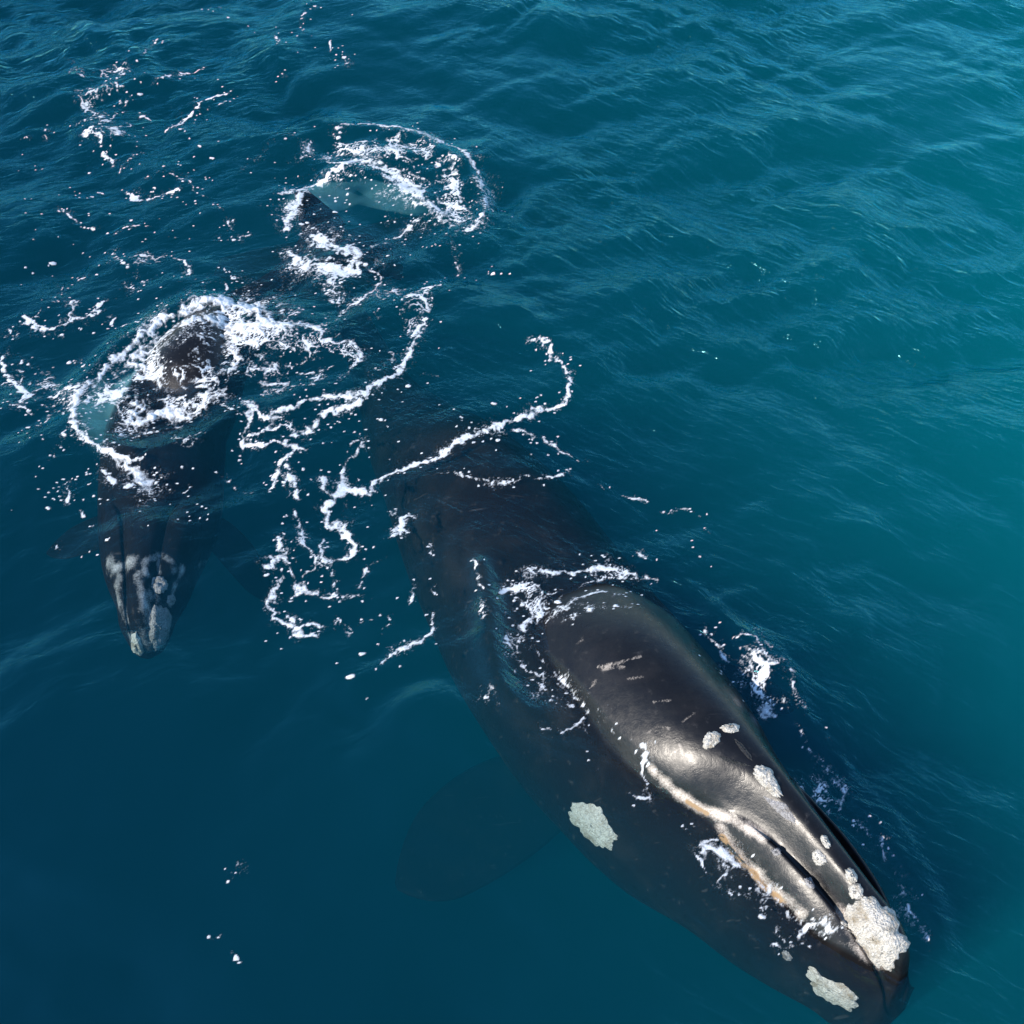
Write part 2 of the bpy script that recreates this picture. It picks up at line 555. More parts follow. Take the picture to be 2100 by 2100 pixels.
def poly_mask(X, Y, pts):
    """signed-ish inside test by crossing number"""
    ins = np.zeros(X.shape, bool)
    n = len(pts)
    for a in range(n):
        x0, y0 = pts[a]; x1, y1 = pts[(a + 1) % n]
        c = ((y0 > Y) != (y1 > Y))
        xi = (x1 - x0) * (Y - y0) / (y1 - y0 + 1e-12) + x0
        ins ^= c & (X < xi)
    return ins


def poly_edge(X, Y, pts):
    D = np.full(X.shape, 1e9)
    n = len(pts)
    for a in range(n):
        x0, y0 = pts[a]; x1, y1 = pts[(a + 1) % n]
        L2 = (x1 - x0) ** 2 + (y1 - y0) ** 2 + 1e-12
        t = np.clip(((X - x0) * (x1 - x0) + (Y - y0) * (y1 - y0)) / L2, 0, 1)
        D = np.minimum(D, np.hypot(X - x0 - t * (x1 - x0), Y - y0 - t * (y1 - y0)))
    return D


EYE = Vector((0, 0, CAM_H))


def pix_dir(px, py):
    x, y = place(px, py, 0)
    return (Vector((float(x), float(y), 0)) - EYE).normalized()


def patch(name, bvh, poly, thick, rough_amp, mat, parent, step=4.0, seed=1, sharp=10.0, label=None):
    """rough raised skin patch that follows the body: an outline on the body, thickened along the body's normal"""
    p = catmull(np.array(poly + [poly[0]], float), len(poly) * (10 if thick > .03 else 6))[:-1]
    # ragged outline
    if len(p) % 2: p = p[:-1]
    n = len(p)
    ph = np.linspace(0, 2 * math.pi, n, endpoint=False)
    cx, cy = p.mean(0)
    jit = 1 + 0.16 * gnoise(np.cos(ph) * 2.2 + seed, np.sin(ph) * 2.2, seed) + 0.12 * gnoise(np.cos(ph) * 5.5, np.sin(ph) * 5.5 + seed, seed + 1)
    p = np.stack([cx + (p[:, 0] - cx) * jit, cy + (p[:, 1] - cy) * jit], 1)
    rings = max(5, int(min(np.ptp(p[:, 0]), np.ptp(p[:, 1])) / step))
    verts = []; ok = True
    for r in range(rings + 1):
        q = r / rings
        for k in range(n):
            x = cx + (p[k, 0] - cx) * q; y = cy + (p[k, 1] - cy) * q
            loc, nor, idx, dist = bvh.ray_cast(EYE, pix_dir(x, y))
            if loc is None:
                loc, nor = (verts[-1][0] if verts else Vector((0, 0, -1))), Vector((0, 0, 1))
            e = 1 - q ** 2.4
            hh = thick * max(e, 0) ** 0.75
            no = 0.6 * float(gnoise(np.array(loc.x * sharp), np.array(loc.y * sharp), seed)) + 0.45 * float(gnoise(np.array(loc.x * sharp * 2.6), np.array(loc.y * sharp * 2.6), seed + 3))
            verts.append((loc, loc + nor * (hh * (1 + rough_amp * no) - 0.012 * (r == rings))))
    vv = np.array([v[1][:] for v in verts])
    nn = n
    f = grid_faces(rings + 1, nn, True)
    f = f[nn:]                                      # innermost ring collapses to the centre
    cen = vv[:nn].mean(0)
    vv2 = np.concatenate([vv[nn:], [cen]])
    f = f - nn
    ii = np.arange(0, nn, 2)
    cap = np.stack([np.full(len(ii), len(vv2) - 1), ii, (ii + 1) % nn, (ii + 2) % nn], 1)
    o = mesh_obj(name, vv2, np.concatenate([cap, f]), mat)
    o.parent = parent
    o.matrix_parent_inverse = parent.matrix_basis.inverted()
    if label: o['label'] = label
    return o


def attach(o, parent):
    o.parent = parent
    o.matrix_parent_inverse = parent.matrix_basis.inverted()


#@@MOTHER
path = [(-3.4, 18.2), (-2.95, 16.9), (-2.35, 15.4), (-1.7, 14.1), (-1.0, 12.9), (-.25, 11.5), (.6, 10.05), (1.45, 8.55), (2.05, 7.55), (2.45, 6.95), (2.82, 6.45), (3.17, 5.95), (3.52, 5.45), (3.86, 4.98), (4.12, 4.62), (4.28, 4.4), (4.38, 4.25), (4.45, 4.14), (4.52, 4.05)]
ST = [
    ell(.14, -1.9, -2.3), ell(.32, -1.55, -2.5), ell(.52, -1.5, -2.8), ell(.88, -1.05, -3.0), ell(1.2, -.42, -3.0, -1.7), ell(1.5, -.16, -3.1, -1.7),
    [(0, -.19), (.50, -.22), (.90, -.38), (1.12, -.55), (1.38, -.95), (1.70, -1.6), (1.4, -2.3), (0, -3.1)],
    [(0, 0.46), (0.45, 0.38), (0.8, 0.14), (0.95, -0.02), (1.2, -0.54), (1.6, -1.45), (1.4, -2.35), (0, -2.9)],
    [(0, 0.66), (0.42, 0.56), (0.78, 0.24), (0.96, -0.02), (1.2, -0.54), (1.49, -1.4), (1.26, -2.25), (0, -2.7)],
    [(0, 0.7), (0.36, 0.6), (0.68, 0.26), (0.84, -0.04), (1.06, -0.54), (1.38, -1.4), (1.16, -2.15), (0, -2.6)],
    [(0, 0.68), (0.22, 0.61), (0.47, 0.27), (0.6, 0.04), (0.82, -0.42), (1.21, -1.31), (1.03, -2.04), (0, -2.42)],
    [(0, 0.61), (0.16, 0.555), (0.37, 0.2), (0.48, 0.2), (0.68, -0.22), (1.04, -1.26), (0.857, -1.86), (0, -2.19)],
    [(0, 0.55), (0.14, 0.5), (0.32, 0.15), (0.43, 0.25), (0.65, -0.18), (0.846, -1.14), (0.767, -1.72), (0, -1.94)],
    [(0, 0.49), (0.13, 0.44), (0.275, 0.09), (0.38, 0.18), (0.6, -0.24), (0.666, -1.05), (0.661, -1.51), (0, -1.68)],
    [(0, 0.44), (0.15, 0.38), (0.24, 0), (0.33, 0), (0.52, -0.4), (0.54, -0.976), (0.558, -1.32), (0, -1.44)],
    [(0, 0.32), (0.12, 0.26), (0.18, -0.16), (0.28, -0.14), (0.43, -0.5), (0.46, -0.96), (0.526, -1.24), (0, -1.32)],
    [(0, 0.02), (0.09, -0.03), (0.14, -0.36), (0.22, -0.34), (0.33, -0.64), (0.37, -0.984), (0.451, -1.19), (0, -1.23)],
    [(0, -.52), (.09, -.54), (.14, -.56), (.2, -.54), (.3, -.62), (.45, -.9), (.36, -1.15), (0, -1.3)],
    [(0, -.75), (.05, -.76), (.08, -.77), (.11, -.79), (.14, -.82), (.18, -.9), (.12, -1.0), (0, -1.05)],
]
ROLL = [0, 0, 0, 0, 0, 0, 4, 6, 8, 9, 10, 11, 11, 10, 9, 7, 5, 2, 0]
Vv, Pm, tt = loft(path, ST, 224, 760, ROLL)


def groove(V, pix, depth, width):
    """press a furrow (or raise a fold) into the skin along a line on the body"""
    bv = BVHTree.FromPolygons([tuple(p) for p in V.reshape(-1, 3)], [tuple(q) for q in grid_faces(V.shape[0], V.shape[1], True).tolist()])
    pts = []
    for x, y in pix:
        loc, nor, i_, d_ = bv.ray_cast(EYE, pix_dir(x, y))
        if loc: pts.append(loc[:])
    pts = catmull(np.array(pts), len(pts) * 6)
    W = V.reshape(-1, 3)
    near = np.where((np.abs(W[:, 0] - pts[:, 0].mean()) < 2) & (np.abs(W[:, 1] - pts[:, 1].mean()) < 2) & (W[:, 2] > -.6))[0]
    d = np.min(np.linalg.norm(W[near][:, None, :] - pts[None, :, :], axis=2), axis=1)
    W[near, 2] -= depth * np.exp(-(d / width) ** 2)


mother = empty("adult_whale", (1.45, 8.55, -1.0), "huge dark adult right whale at the surface with white callosities on its head", "whale")
# blowhole mound, folds and slits
groove(Vv, [(1462, 1548), (1490, 1562), (1520, 1570), (1545, 1572)], 0.10, 0.03)
groove(Vv, [(1500, 1508), (1515, 1525), (1532, 1545), (1545, 1565)], 0.10, 0.028)
groove(Vv, [(1482, 1525), (1505, 1540), (1532, 1560)], 0.05, 0.016)
groove(Vv, [(1490, 1515), (1510, 1533), (1536, 1556)], 0.05, 0.016)
extra = []
extra.append(flipper((.8, 8.1, -3.0), (-.9, -.38), 2.9, 1.9, .35, .3, .45))
extra.append(flipper((2.6, 9.0, -2.0), (.8, .5), 2.2, 1.2, .35, 1.6, -.4))
extra.append(fluke((-3.6, 18.8, -2.15), (-.35, 1), 4.6, 1.5))
v, f = finish_body("body", Vv, extra, M_SKIN, mother)
# skin colour carried as attributes: sun glare painted along the jaw, pale scars, tan algae film
def mark(v, pts3, w, only_above=-.4):
    pts = catmull(np.array(pts3, float), len(pts3) * 8)
    idx = np.where((v[:, 2] > only_above) & (v[:, 0] > 0) & (v[:, 1] < 9))[0]
    out = np.zeros(len(v))
    d = np.min(np.linalg.norm(v[idx][:, None, :] - pts[None], axis=2), axis=1)
    out[idx] = np.exp(-(d / w) ** 2)
    return out
bvm = BVHTree.FromPolygons([tuple(p) for p in v], [tuple(q) for q in f.tolist()])
def on_body(bv, pix):
    r = []
    for x, y in pix:
        loc, nor, i_, d_ = bv.ray_cast(EYE, pix_dir(x, y))
        if loc: r.append(loc[:])
    return r
pale = mark(v, on_body(bvm, [(1340, 1580), (1383, 1620), (1424, 1650), (1466, 1668), (1507, 1684), (1560, 1715)]), .085)  # sun glare on the wet upper lip, painted as a pale band
pale = np.maximum(pale, 0.8 * mark(v, on_body(bvm, [(1480, 1700), (1520, 1760), (1580, 1820), (1640, 1870)]), .10))
pale = np.maximum(pale, 0.75 * mark(v, on_body(bvm, [(1730, 1880), (1760, 1930), (1800, 1970)]), .12))
for ln, g in (([(1226, 1368), (1265, 1360), (1313, 1347)], .62), ([(1235, 1372), (1280, 1368)], .5), ([(1288, 1392), (1321, 1388)], .45), ([(1209, 1413), (1222, 1396)], .45), ([(1340, 1440), (1375, 1436)], .4),
              ([(1180, 1320), (1196, 1312)], .4), ([(1400, 1480), (1425, 1462)], .4), ([(1390, 1520), (1400, 1545)], .4), ([(1330, 1500), (1350, 1490), (1372, 1494)], .4)):
    pale = np.maximum(pale, g * mark(v, on_body(bvm, ln), .024))
tanm = mark(v, on_body(bvm, [(1480, 1715), (1520, 1765), (1570, 1820), (1610, 1850)]), .07)
tanm = np.maximum(tanm, mark(v, on_body(bvm, [(1410, 1645), (1450, 1668)]), .05))
br_ = fbm(v[:, 0] * 3.1, v[:, 1] * 3.1, 3, 23)
pale = pale * np.clip(.95 + .55 * br_, .2, 1.3); tanm = tanm * np.clip(.9 + .6 * br_, .1, 1.2)
body = mesh_obj("body", v, f, M_SKIN, attrs={'pale': pale, 'tan': tanm})
attach(body, mother)
CAL = [
    ([(1739, 1851), (1780, 1838), (1818, 1858), (1840, 1895), (1858, 1925), (1856, 1950), (1838, 1972), (1828, 1990), (1797, 1980), (1772, 1950), (1748, 1920), (1727, 1895)], .10, .42, M_CALL, 'large cream bonnet callosity on the tip of the snout'),
    ([(1545, 1575), (1568, 1568), (1588, 1590), (1603, 1625), (1602, 1636), (1585, 1632), (1562, 1610), (1545, 1592)], .07, .5, M_CALL, 'long white callosity in front of the blowholes'),
    ([(1563, 1632), (1590, 1640), (1612, 1650), (1630, 1676), (1632, 1690), (1612, 1680), (1590, 1662)], .012, .5, M_CALLG, 'flat grey callosity patch'),
    ([(1440, 1520), (1452, 1500), (1476, 1502), (1478, 1518), (1462, 1534), (1444, 1536)], .05, .5, M_CALL, 'white callosity behind the blowholes'),
    ([(1476, 1490), (1495, 1484), (1515, 1488), (1516, 1498), (1500, 1504), (1482, 1500)], .05, .5, M_CALL, None),
    ([(1664, 1748), (1678, 1741), (1694, 1755), (1694, 1770), (1680, 1776), (1667, 1764)], .05, .5, M_CALL, None),
    ([(1682, 1712), (1692, 1712), (1703, 1730), (1702, 1741), (1692, 1738), (1683, 1724)], .04, .5, M_CALL, None),
    ([(1733, 1784), (1745, 1780), (1758, 1796), (1758, 1808), (1745, 1812), (1734, 1800)], .05, .5, M_CALL, None),
    ([(1740, 1816), (1760, 1810), (1772, 1830), (1768, 1842), (1750, 1844), (1740, 1832)], .05, .5, M_CALL, None),
    ([(1580, 1744), (1592, 1738), (1602, 1746), (1600, 1754), (1588, 1756)], .03, .5, M_CALLG, None),
    ([(1648, 1800), (1662, 1798), (1668, 1808), (1674, 1822), (1660, 1824), (1650, 1812)], .015, .5, M_CALLG, None),
    ([(1166, 1662), (1180, 1646), (1210, 1645), (1232, 1660), (1248, 1690), (1264, 1715), (1262, 1734), (1240, 1740), (1212, 1728), (1190, 1705), (1170, 1685)], .035, .5, M_CALL, 'rounded pale callosity above the eye, just under the surface'),
    ([(1652, 1985), (1668, 1982), (1690, 2005), (1730, 2018), (1758, 2045), (1760, 2062), (1740, 2070), (1700, 2055), (1668, 2030), (1656, 2005)], .035, .5, M_CALL, 'long pale callosity on the submerged lower lip'),
    ([(1602, 1952), (1612, 1948), (1625, 1962), (1622, 1970), (1608, 1966)], .03, .4, M_CALLG, None),
]
for k, (poly, th, ra, mt, lab) in enumerate(CAL):
    patch("callosity", bvm, poly, th, ra, mt, mother, step=3.0 if k in (0, 1) else 4.0, seed=k + 3, label=lab)
for poly, lab in (([(1468, 1547), (1490, 1553), (1520, 1562), (1546, 1572), (1520, 1570), (1488, 1562)], 'near blowhole slit'),
                  ([(1503, 1511), (1518, 1521), (1537, 1543), (1546, 1563), (1530, 1551), (1511, 1528)], 'far blowhole slit')):
    patch("blowhole", bvm, poly, .012, .3, M_SLIT, mother, step=4, seed=9, label=None)
#@@CALF
CP = [(640, 470, -.75), (615, 545, -.85), (560, 615, -.95), (490, 670, -.8), (430, 725, -.55), (385, 800, -.55), (345, 890, -.95), (336, 980, -1.15), (334, 1060, -1.2), (326, 1120, -1.2), (318, 1170, -1.20), (313, 1220, -1.20), (308, 1265, -1.20), (304, 1300, -1.20), (301, 1322, -1.20), (299, 1340, -1.20)]
cpath = []
for x, y, z in CP:
    a, b = place(x, y, z); cpath.append((float(a), float(b)))


def cst(zt, w, zc, a, zb, g=None):
    """calf section: narrow rostrum on a wider lower jaw; w = rostrum half width, a = full half width"""
    return [(0, zt), (w * .8, zt - .05), (w, zt - .22), (w * 1.25, zt - .16), (a * .8, zt - .26), (a, zc), (a * .75, (zc + zb) / 2 - .1), (0, zb)]


CST = [ell(.10, -.55, -.85), ell(.22, -.5, -1.05), ell(.36, -.45, -1.3), ell(.52, -.12, -1.4), ell(.68, .26, -1.5), ell(.86, .30, -1.7, -.7), ell(.98, -.02, -2.1, -1.0), ell(.98, -.08, -2.2, -1.1), ell(.95, -.10, -2.2, -1.1),
       cst(-.16, .36, -1.0, .86, -2.1), cst(-.24, .28, -.95, .74, -2.0), cst(-.32, .23, -.95, .60, -1.9), cst(-.38, .19, -1.0, .43, -1.7), cst(-.46, .17, -1.0, .36, -1.6), cst(-.64, .14, -1.1, .26, -1.5),
       [(0, -1.0), (.05, -1.0), (.08, -1.03), (.1, -1.03), (.13, -1.08), (.14, -1.2), (.1, -1.3), (0, -1.35)]]
CV, CPm, _t = loft(cpath, CST, 120, 380)
calf = empty("whale_calf", (cpath[6][0], cpath[6][1], -1.0), "smaller dark whale calf in swirling foam, its mottled grey head just under the surface", "whale")
sh = cpath[8]
fx, fy = place(600, 520, -.45)
extra = [flipper((sh[0] - .5, sh[1] + .1, -1.5), (-1, -.12), 1.5, .8, .2, .3, .2), flipper((sh[0] + .6, sh[1] + .1, -1.5), (1, -.5), 1.2, .7, .2, 1.2, -.2),
         fluke((float(fx) + .75, float(fy) + .35, -.55), (.6, 1), 2.3, .85, tip_dz=(-.6, .50), thick=.14)]
v, f = finish_body("body", CV, extra, M_SKIN, calf)
bvc = BVHTree.FromPolygons([tuple(p) for p in v], [tuple(q) for q in f.tolist()])


def cmark(pix, w):
    pts = catmull(np.array(on_body(bvc, pix), float), len(pix) * 8)
    idx = np.where((v[:, 2] > -1.7) & (v[:, 1] < 12.6))[0]
    out = np.zeros(len(v))
    out[idx] = np.exp(-(np.min(np.linalg.norm(v[idx][:, None, :] - pts[None], axis=2), axis=1) / w) ** 2)
    return out


pc = np.zeros(len(v))
for pix, w, g in [([(222, 1160), (245, 1165), (270, 1150)], .16, .8), ([(245, 1180), (240, 1220), (262, 1270)], .12, .65), ([(283, 1180), (290, 1220), (300, 1245)], .09, .75),
                  ([(375, 1165), (360, 1200), (350, 1240)], .07, .7), ([(300, 1245), (318, 1280), (322, 1310)], .14, .7), ([(300, 1175), (300, 1150), (325, 1140), (350, 1150), (358, 1170)], .08, .8),
                  ([(326, 1150), (326, 1175)], .05, .7), ([(312, 1230), (318, 1270), (312, 1315)], .26, .5), ([(275, 1310), (282, 1335)], .13, .85), ([(410, 1155), (440, 1158)], .13, .5)]:
    pc = np.maximum(pc, g * cmark(pix, w * .85) * (.75 + .35 * fbm(v[:, 0] * 5, v[:, 1] * 5, 3, 19)))
cb = mesh_obj("body", v, f, M_CSKIN, attrs={'pale': pc, 'tan': pc * 0})
attach(cb, calf)
for k, (poly, th, mt) in enumerate([
        ([(311, 1186), (325, 1181), (342, 1188), (343, 1205), (335, 1216), (318, 1216), (311, 1202)], .05, M_CALLG),
        ([(306, 1250), (320, 1240), (345, 1248), (350, 1290), (338, 1325), (318, 1330), (305, 1300)], .05, M_CALLG),
        ([(270, 1300), (280, 1296), (290, 1318), (296, 1340), (284, 1342), (270, 1330)], .05, M_CALL),
        ([(343, 1222), (356, 1218), (360, 1232), (350, 1245), (342, 1238)], .03, M_CALLG)]):
    patch("callosity", bvc, poly, th, .8, mt, calf, step=3.0, seed=40 + k)
#@@FOAM
# ------------------------------------------------------------------ foam: lines and patches of froth lying on the water
def R(x0, y0, s, *strokes):
    return [[(x0 + p[0] / s, y0 + p[1] / s) + ((p[2] / s, p[3]) if len(p) > 3 else ((p[2] / s, None) if len(p) > 2 else (None, None))) for p in st] for st in strokes]


A = (0, 200, 1.84)      # survey sheets: origin and scale in photo pixels
B = (700, 850, 2.415)
D_ = (1300, 1300, 2.414)
G = (0, 0, 1.84)
LINES = {
 'tail': R(*A,
  [(1250,150,4,.6),(1300,120,6,.8),(1400,108,7,.9),(1500,125,7,.9),(1600,155,8,.9),(1700,195,9,.9),(1760,235,13,.9),(1800,290,14,.8),(1825,350,14,.8),(1835,410,13,.8),(1810,470,13,.9),(1770,510,12,1)],
  [(1040,360,8,.8),(1100,355,11,.9),(1160,330,14,1),(1230,300,16,1),(1300,265,21,1.1),(1360,255,28,1.2),(1430,275,32,1.1),(1500,310,34,1.1),(1560,360,38,1.1),(1610,410,42,1.0),(1660,440,38,1),(1690,480,26,.7),(1720,540,10,.5)],
  [(1160,330,14,1),(1130,370,18,1),(1085,430,21,1.1),(1090,480,14,.9)],
  [(1190,510,26,1.1),(1230,540,32,1.1),(1290,570,32,1.1),(1340,590,26,1),(1330,620,20,.9)],
  [(1080,570,13,.9),(1150,620,28,1),(1220,640,38,1.1),(1290,650,44,1.1),(1325,650,30,1)],
  [(1290,660,20,.9),(1240,700,17,.9),(1230,740,12,.8),(1260,770,6,.6)],
  [(1340,620,14,.8),(1400,640,10,.8),(1430,680,9,.8),(1390,740,10,.8),(1340,780,10,.8),(1300,810,12,.8),(1270,850,14,.8),(1200,880,14,.9)],
  [(1240,200,6,.6),(1245,240,8,.8),(1300,262,12,.9)],
  [(1270,195,6,.6),(1290,215,8,.7),(1360,205,8,.6),(1420,180,6,.5)],
  [(1600,200,12,.6),(1625,240,12,.6)],[(1670,290,8,.6),(1710,285,16,.9),(1720,300,10,.7)],
  [(1500,240,6,.5),(1560,280,6,.6),(1620,330,6,.6)],[(1660,385,6,.7),(1700,375,6,.6)],
  [(1360,575,3,.6),(1430,545,6,.7),(1500,510,9,.8),(1540,480,10,.8),(1600,450,12,.8)],
  [(1720,540,5,.5),(1725,600,4,.4),(1720,660,3,.4)],[(1145,180,5,.6),(1165,200,8,.8),(1170,170,4,.6)],[(1100,240,4,.4),(1160,210,5,.6)],
  [(920,280,4,.5),(980,240,4,.4),(1040,180,4,.4),(1120,160,4,.3)],
  [(1110,800,6,.6),(1180,840,7,.6),(1250,820,7,.6)]),
 'back': R(*A,
  [(560,900,18,1),(600,860,24,1),(680,840,26,1),(760,800,34,1),(850,785,42,1.1),(930,790,42,1.1),(990,840,42,1.1),(1020,890,36,1.1),(1080,890,26,1),(1140,880,22,1),(1200,890,18,.9),(1230,910,10,.8)],
  [(520,980,25,.9),(600,930,38,.9),(700,890,38,.95),(800,870,42,.9),(900,890,52,1),(980,900,40,.9)],
  [(510,1000,30,.9),(560,1040,32,.9),(600,1080,18,.8),(590,1110,10,.7)],
  [(580,890,10,.9),(500,950,14,.95),(430,1010,14,1),(360,1080,15,1),(300,1130,15,1),(285,1190,13,1.1),(290,1250,13,1.1),(320,1300,10,1.1),(380,1340,9,1.1),(430,1365,9,1.1),(500,1385,8,1),(560,1380,6,.8)],
  [(455,1370,10,1),(500,1410,18,1.1),(540,1450,23,1.1),(545,1475,18,1)],[(475,1470,6,.9),(520,1465,9,1)],[(430,1365,8,.9),(480,1430,4,.7),(520,1460,5,.7)],
  [(440,1130,16,.7),(480,1130,30,.75),(520,1180,34,.8),(500,1230,28,.8),(560,1250,14,.6)],
  [(530,1235,22,1.1),(600,1205,32,1.2),(660,1195,32,1.1),(720,1205,20,.8),(780,1170,20,.7),(830,1140,20,.8),(860,1110,15,.7)],
  [(870,940,22,.8),(900,1010,22,.8),(880,1050,22,.8),(850,1090,10,.5)],[(960,990,15,.6),(1010,1020,12,.6)],[(900,940,14,.8),(860,900,14,.8)],
  [(690,980,6,.6),(740,950,6,.6),(800,945,5,.7),(850,950,8,.8)],[(760,1010,4,.5),(800,990,5,.6),(850,1000,6,.6),(830,1040,5,.6)],
  [(600,1150,7,.6),(660,1110,6,.5),(720,1090,6,.5),(790,1070,6,.6)],[(480,1270,5,.6),(560,1270,6,.8),(640,1255,5,.6),(720,1245,5,.5)],
  [(360,1180,16,.55),(400,1210,12,.5),(420,1280,10,.4)],[(400,1050,12,.5),(460,1060,12,.6)],[(340,1090,5,.4),(350,1260,5,.4)]),
 'trail': R(*A,
  [(1040,1030,7,.7),(1100,1020,8,.8),(1180,1005,9,.8),(1230,1000,6,.6)],[(1130,1055,6,.8),(1200,1040,9,.8),(1250,1030,5,.6)],
  [(1270,960,6,.7),(1330,950,10,.8),(1360,990,16,.9),(1320,1050,12,.8),(1290,1095,9,.8)],
  [(1605,850,9,1),(1585,900,15,.9),(1560,950,15,.9),(1530,1010,16,1),(1490,1060,16,1),(1450,1090,15,1),(1400,1115,16,1),(1370,1140,18,1.1),(1300,1150,20,1.1),(1240,1155,17,1.1),(1180,1170,15,1.1),(1100,1190,14,1.1),(1040,1210,11,1),(1000,1235,10,1),(970,1225,9,1),(950,1190,22,1.1),(930,1180,16,1)],
  [(1380,1145,12,1),(1300,1190,14,1),(1220,1210,17,1.1),(1190,1250,22,1.1),(1150,1280,22,1.1),(1090,1293,10,1)],
  [(950,1200,22,1.1),(930,1260,9,1),(920,1310,9,1.1),(960,1312,12,1.1),(1000,1320,10,1),(1040,1310,7,.9)],[(940,1290,6,.9),(1000,1275,7,1),(1040,1268,6,1)],
  [(1040,1310,8,1),(1110,1325,28,1.1),(1140,1330,16,1)],[(1100,1345,15,1),(1060,1370,12,1),(1050,1410,13,1.1),(1040,1450,15,1.1),(1010,1490,9,1)],[(1080,1380,9,.9),(1090,1420,9,.9),(1110,1470,13,1.1),(1130,1510,11,1)],
  [(1375,1300,15,1),(1340,1350,10,.9),(1310,1370,5,.8),(1300,1420,9,1),(1290,1470,30,1.2),(1250,1500,15,1.1),(1220,1530,18,1.1),(1230,1580,20,1.2),(1270,1580,27,1.2),(1300,1610,20,1.2),(1320,1650,20,1.2),(1330,1700,16,1.1),(1280,1720,13,1.1),(1220,1720,9,1),(1210,1680,8,.9),(1220,1640,7,.9)],
  [(1290,1470,28,1.1),(1340,1460,20,1.1),(1380,1470,9,1),(1410,1430,14,1.1),(1450,1410,11,1)],[(1310,1350,3,.7),(1330,1310,3,.7),(1375,1298,4,.8)],
  [(1220,1435,9,1),(1225,1480,7,.9),(1245,1500,9,1)],
  [(1110,1550,4,.8),(1120,1600,6,.9),(1140,1650,18,1.1),(1150,1680,9,1),(1180,1720,5,.9),(1180,1760,5,.9),(1150,1790,7,.9)],
  [(1040,1640,12,1),(1050,1680,13,1),(1060,1715,24,1.1),(1010,1755,27,1.1),(1000,1770,12,1)],[(1060,1720,16,1),(1090,1750,14,1.1),(1110,1800,13,1.1),(1130,1830,30,1.2),(1100,1855,12,1.1)],
  [(1130,1830,18,1),(1200,1860,13,1),(1250,1860,14,1.1),(1270,1850,5,.8)],[(1060,1770,6,.9),(1060,1800,5,.9),(1030,1850,10,1),(1020,1900,11,1.1),(1035,1940,11,1.1),(1070,1970,12,1.1),(1110,1985,17,1.1),(1140,2010,14,1.1),(1180,2020,9,1)],
  [(1110,1985,12,1),(1150,1975,9,1),(1210,1990,6,.8)],[(1090,1940,10,1),(1110,1960,7,.9)],
  [(1370,1780,6,.8),(1360,1830,9,.8)],[(1240,1740,5,.7),(1260,1800,6,.7),(1240,1830,4,.6)],[(1200,1730,9,.9),(1230,1740,5,.7)],
  [(1240,1980,5,.6),(1280,1960,5,.7),(1330,1990,5,.7),(1300,2010,5,.6)],[(1270,1870,4,.6),(1340,1870,5,.8),(1400,1880,4,.6)],
  [(1520,980,5,.5),(1580,880,4,.4)],[(1600,1045,4,.5),(1660,1050,4,.6)],[(1170,900,12,.6),(1120,930,9,.5)],[(1050,1090,4,.5),(1120,1110,4,.5),(1200,1090,4,.5)],
  [(850,1170,4,.8),(890,1205,3,.8),(915,1230,3,.7)],[(690,1480,8,.9),(710,1460,5,.9)],[(840,1430,7,.6),(900,1470,4,.7),(945,1495,5,.8)],
  [(1470,1550,5,.8),(1515,1580,9,1),(1500,1630,17,1.1),(1478,1655,13,1.1)],[(1515,1572,5,.9),(1570,1570,5,.7)]),
 'stripe': R(*A,
  [(1450,1410,11,1),(1490,1390,15,1.1),(1550,1370,16,1.1),(1620,1350,16,1.1),(1700,1320,20,1.1),(1780,1280,20,1.1),(1850,1250,18,1.1),(1932,1225,18,1.1),(1970,1205,15,1.1),(2040,1175,20,1.1),(2060,1180,14,1),(2110,1170,8,1),(2140,1140,8,1),(2148,1070,8,.9),(2125,1010,9,1),(2090,985,12,1),(2060,950,10,.9),(2030,930,7,.9),(1990,930,6,.8)],
  [(1940,1245,5,.7),(1980,1260,7,.8),(2060,1290,8,.8),(2130,1335,8,.8),(2170,1355,5,.7),(2220,1370,5,.7)]) + R(*B,
  [(480,290,3,.6),(600,300,6,.7),(700,315,9,.9),(760,325,11,1),(830,325,7,.9),(900,305,7,.8),(1000,300,6,.8),(1100,285,8,.9)],
  [(1110,270,7,.8),(1140,290,5,.7)],[(1290,350,6,.8),(1300,365,5,.7)],[(1380,370,7,.9),(1450,388,9,1),(1520,420,5,.7)],[(1600,450,3,.6),(1640,465,4,.7),(1720,468,6,.8),(1780,500,3,.6)],
  [(1465,678,9,.9),(1500,700,6,.8)],[(1800,570,6,.9),(1820,580,5,.9)],
  [(470,980,6,.9),(440,1060,9,1),(400,1120,14,1),(350,1140,11,1),(280,1165,15,1),(230,1200,9,.9),(212,1235,6,.8)],[(365,840,8,.9),(362,870,8,.9),(335,915,6,.8),(325,945,5,.7)],
  [(20,1060,9,.9),(70,1040,8,.8),(120,1000,8,.9),(160,1010,7,.8)],[(215,990,8,.9),(240,1020,7,.8),(200,1055,7,.8)],
  [(452,620,7,.9),(458,690,5,.8)],[(460,840,7,.9),(460,870,7,.9)],[(100,790,12,.9),(130,730,10,.9)],[(0,890,8,.8),(60,890,8,.8),(110,880,8,.8)],[(110,740,6,.6),(200,690,5,.5)]),
 'wash': R(0, 0, 1, [(1085,1318,3,.7),(1110,1350,3,.7),(1147,1392,3,.8),(1197,1450,3,.7),(1240,1490,2.5,.6),(1292,1540,2.5,.55)]) + R(*B,  # first stroke: glint along the flank's waterline, drawn as thin foam
  [(930,780,14,.9),(1010,775,16,1),(1100,770,16,1),(1200,765,18,1),(1300,750,24,1.05),(1380,770,17,1),(1440,790,12,.8),(1500,805,10,.7),(1590,830,7,.6)],
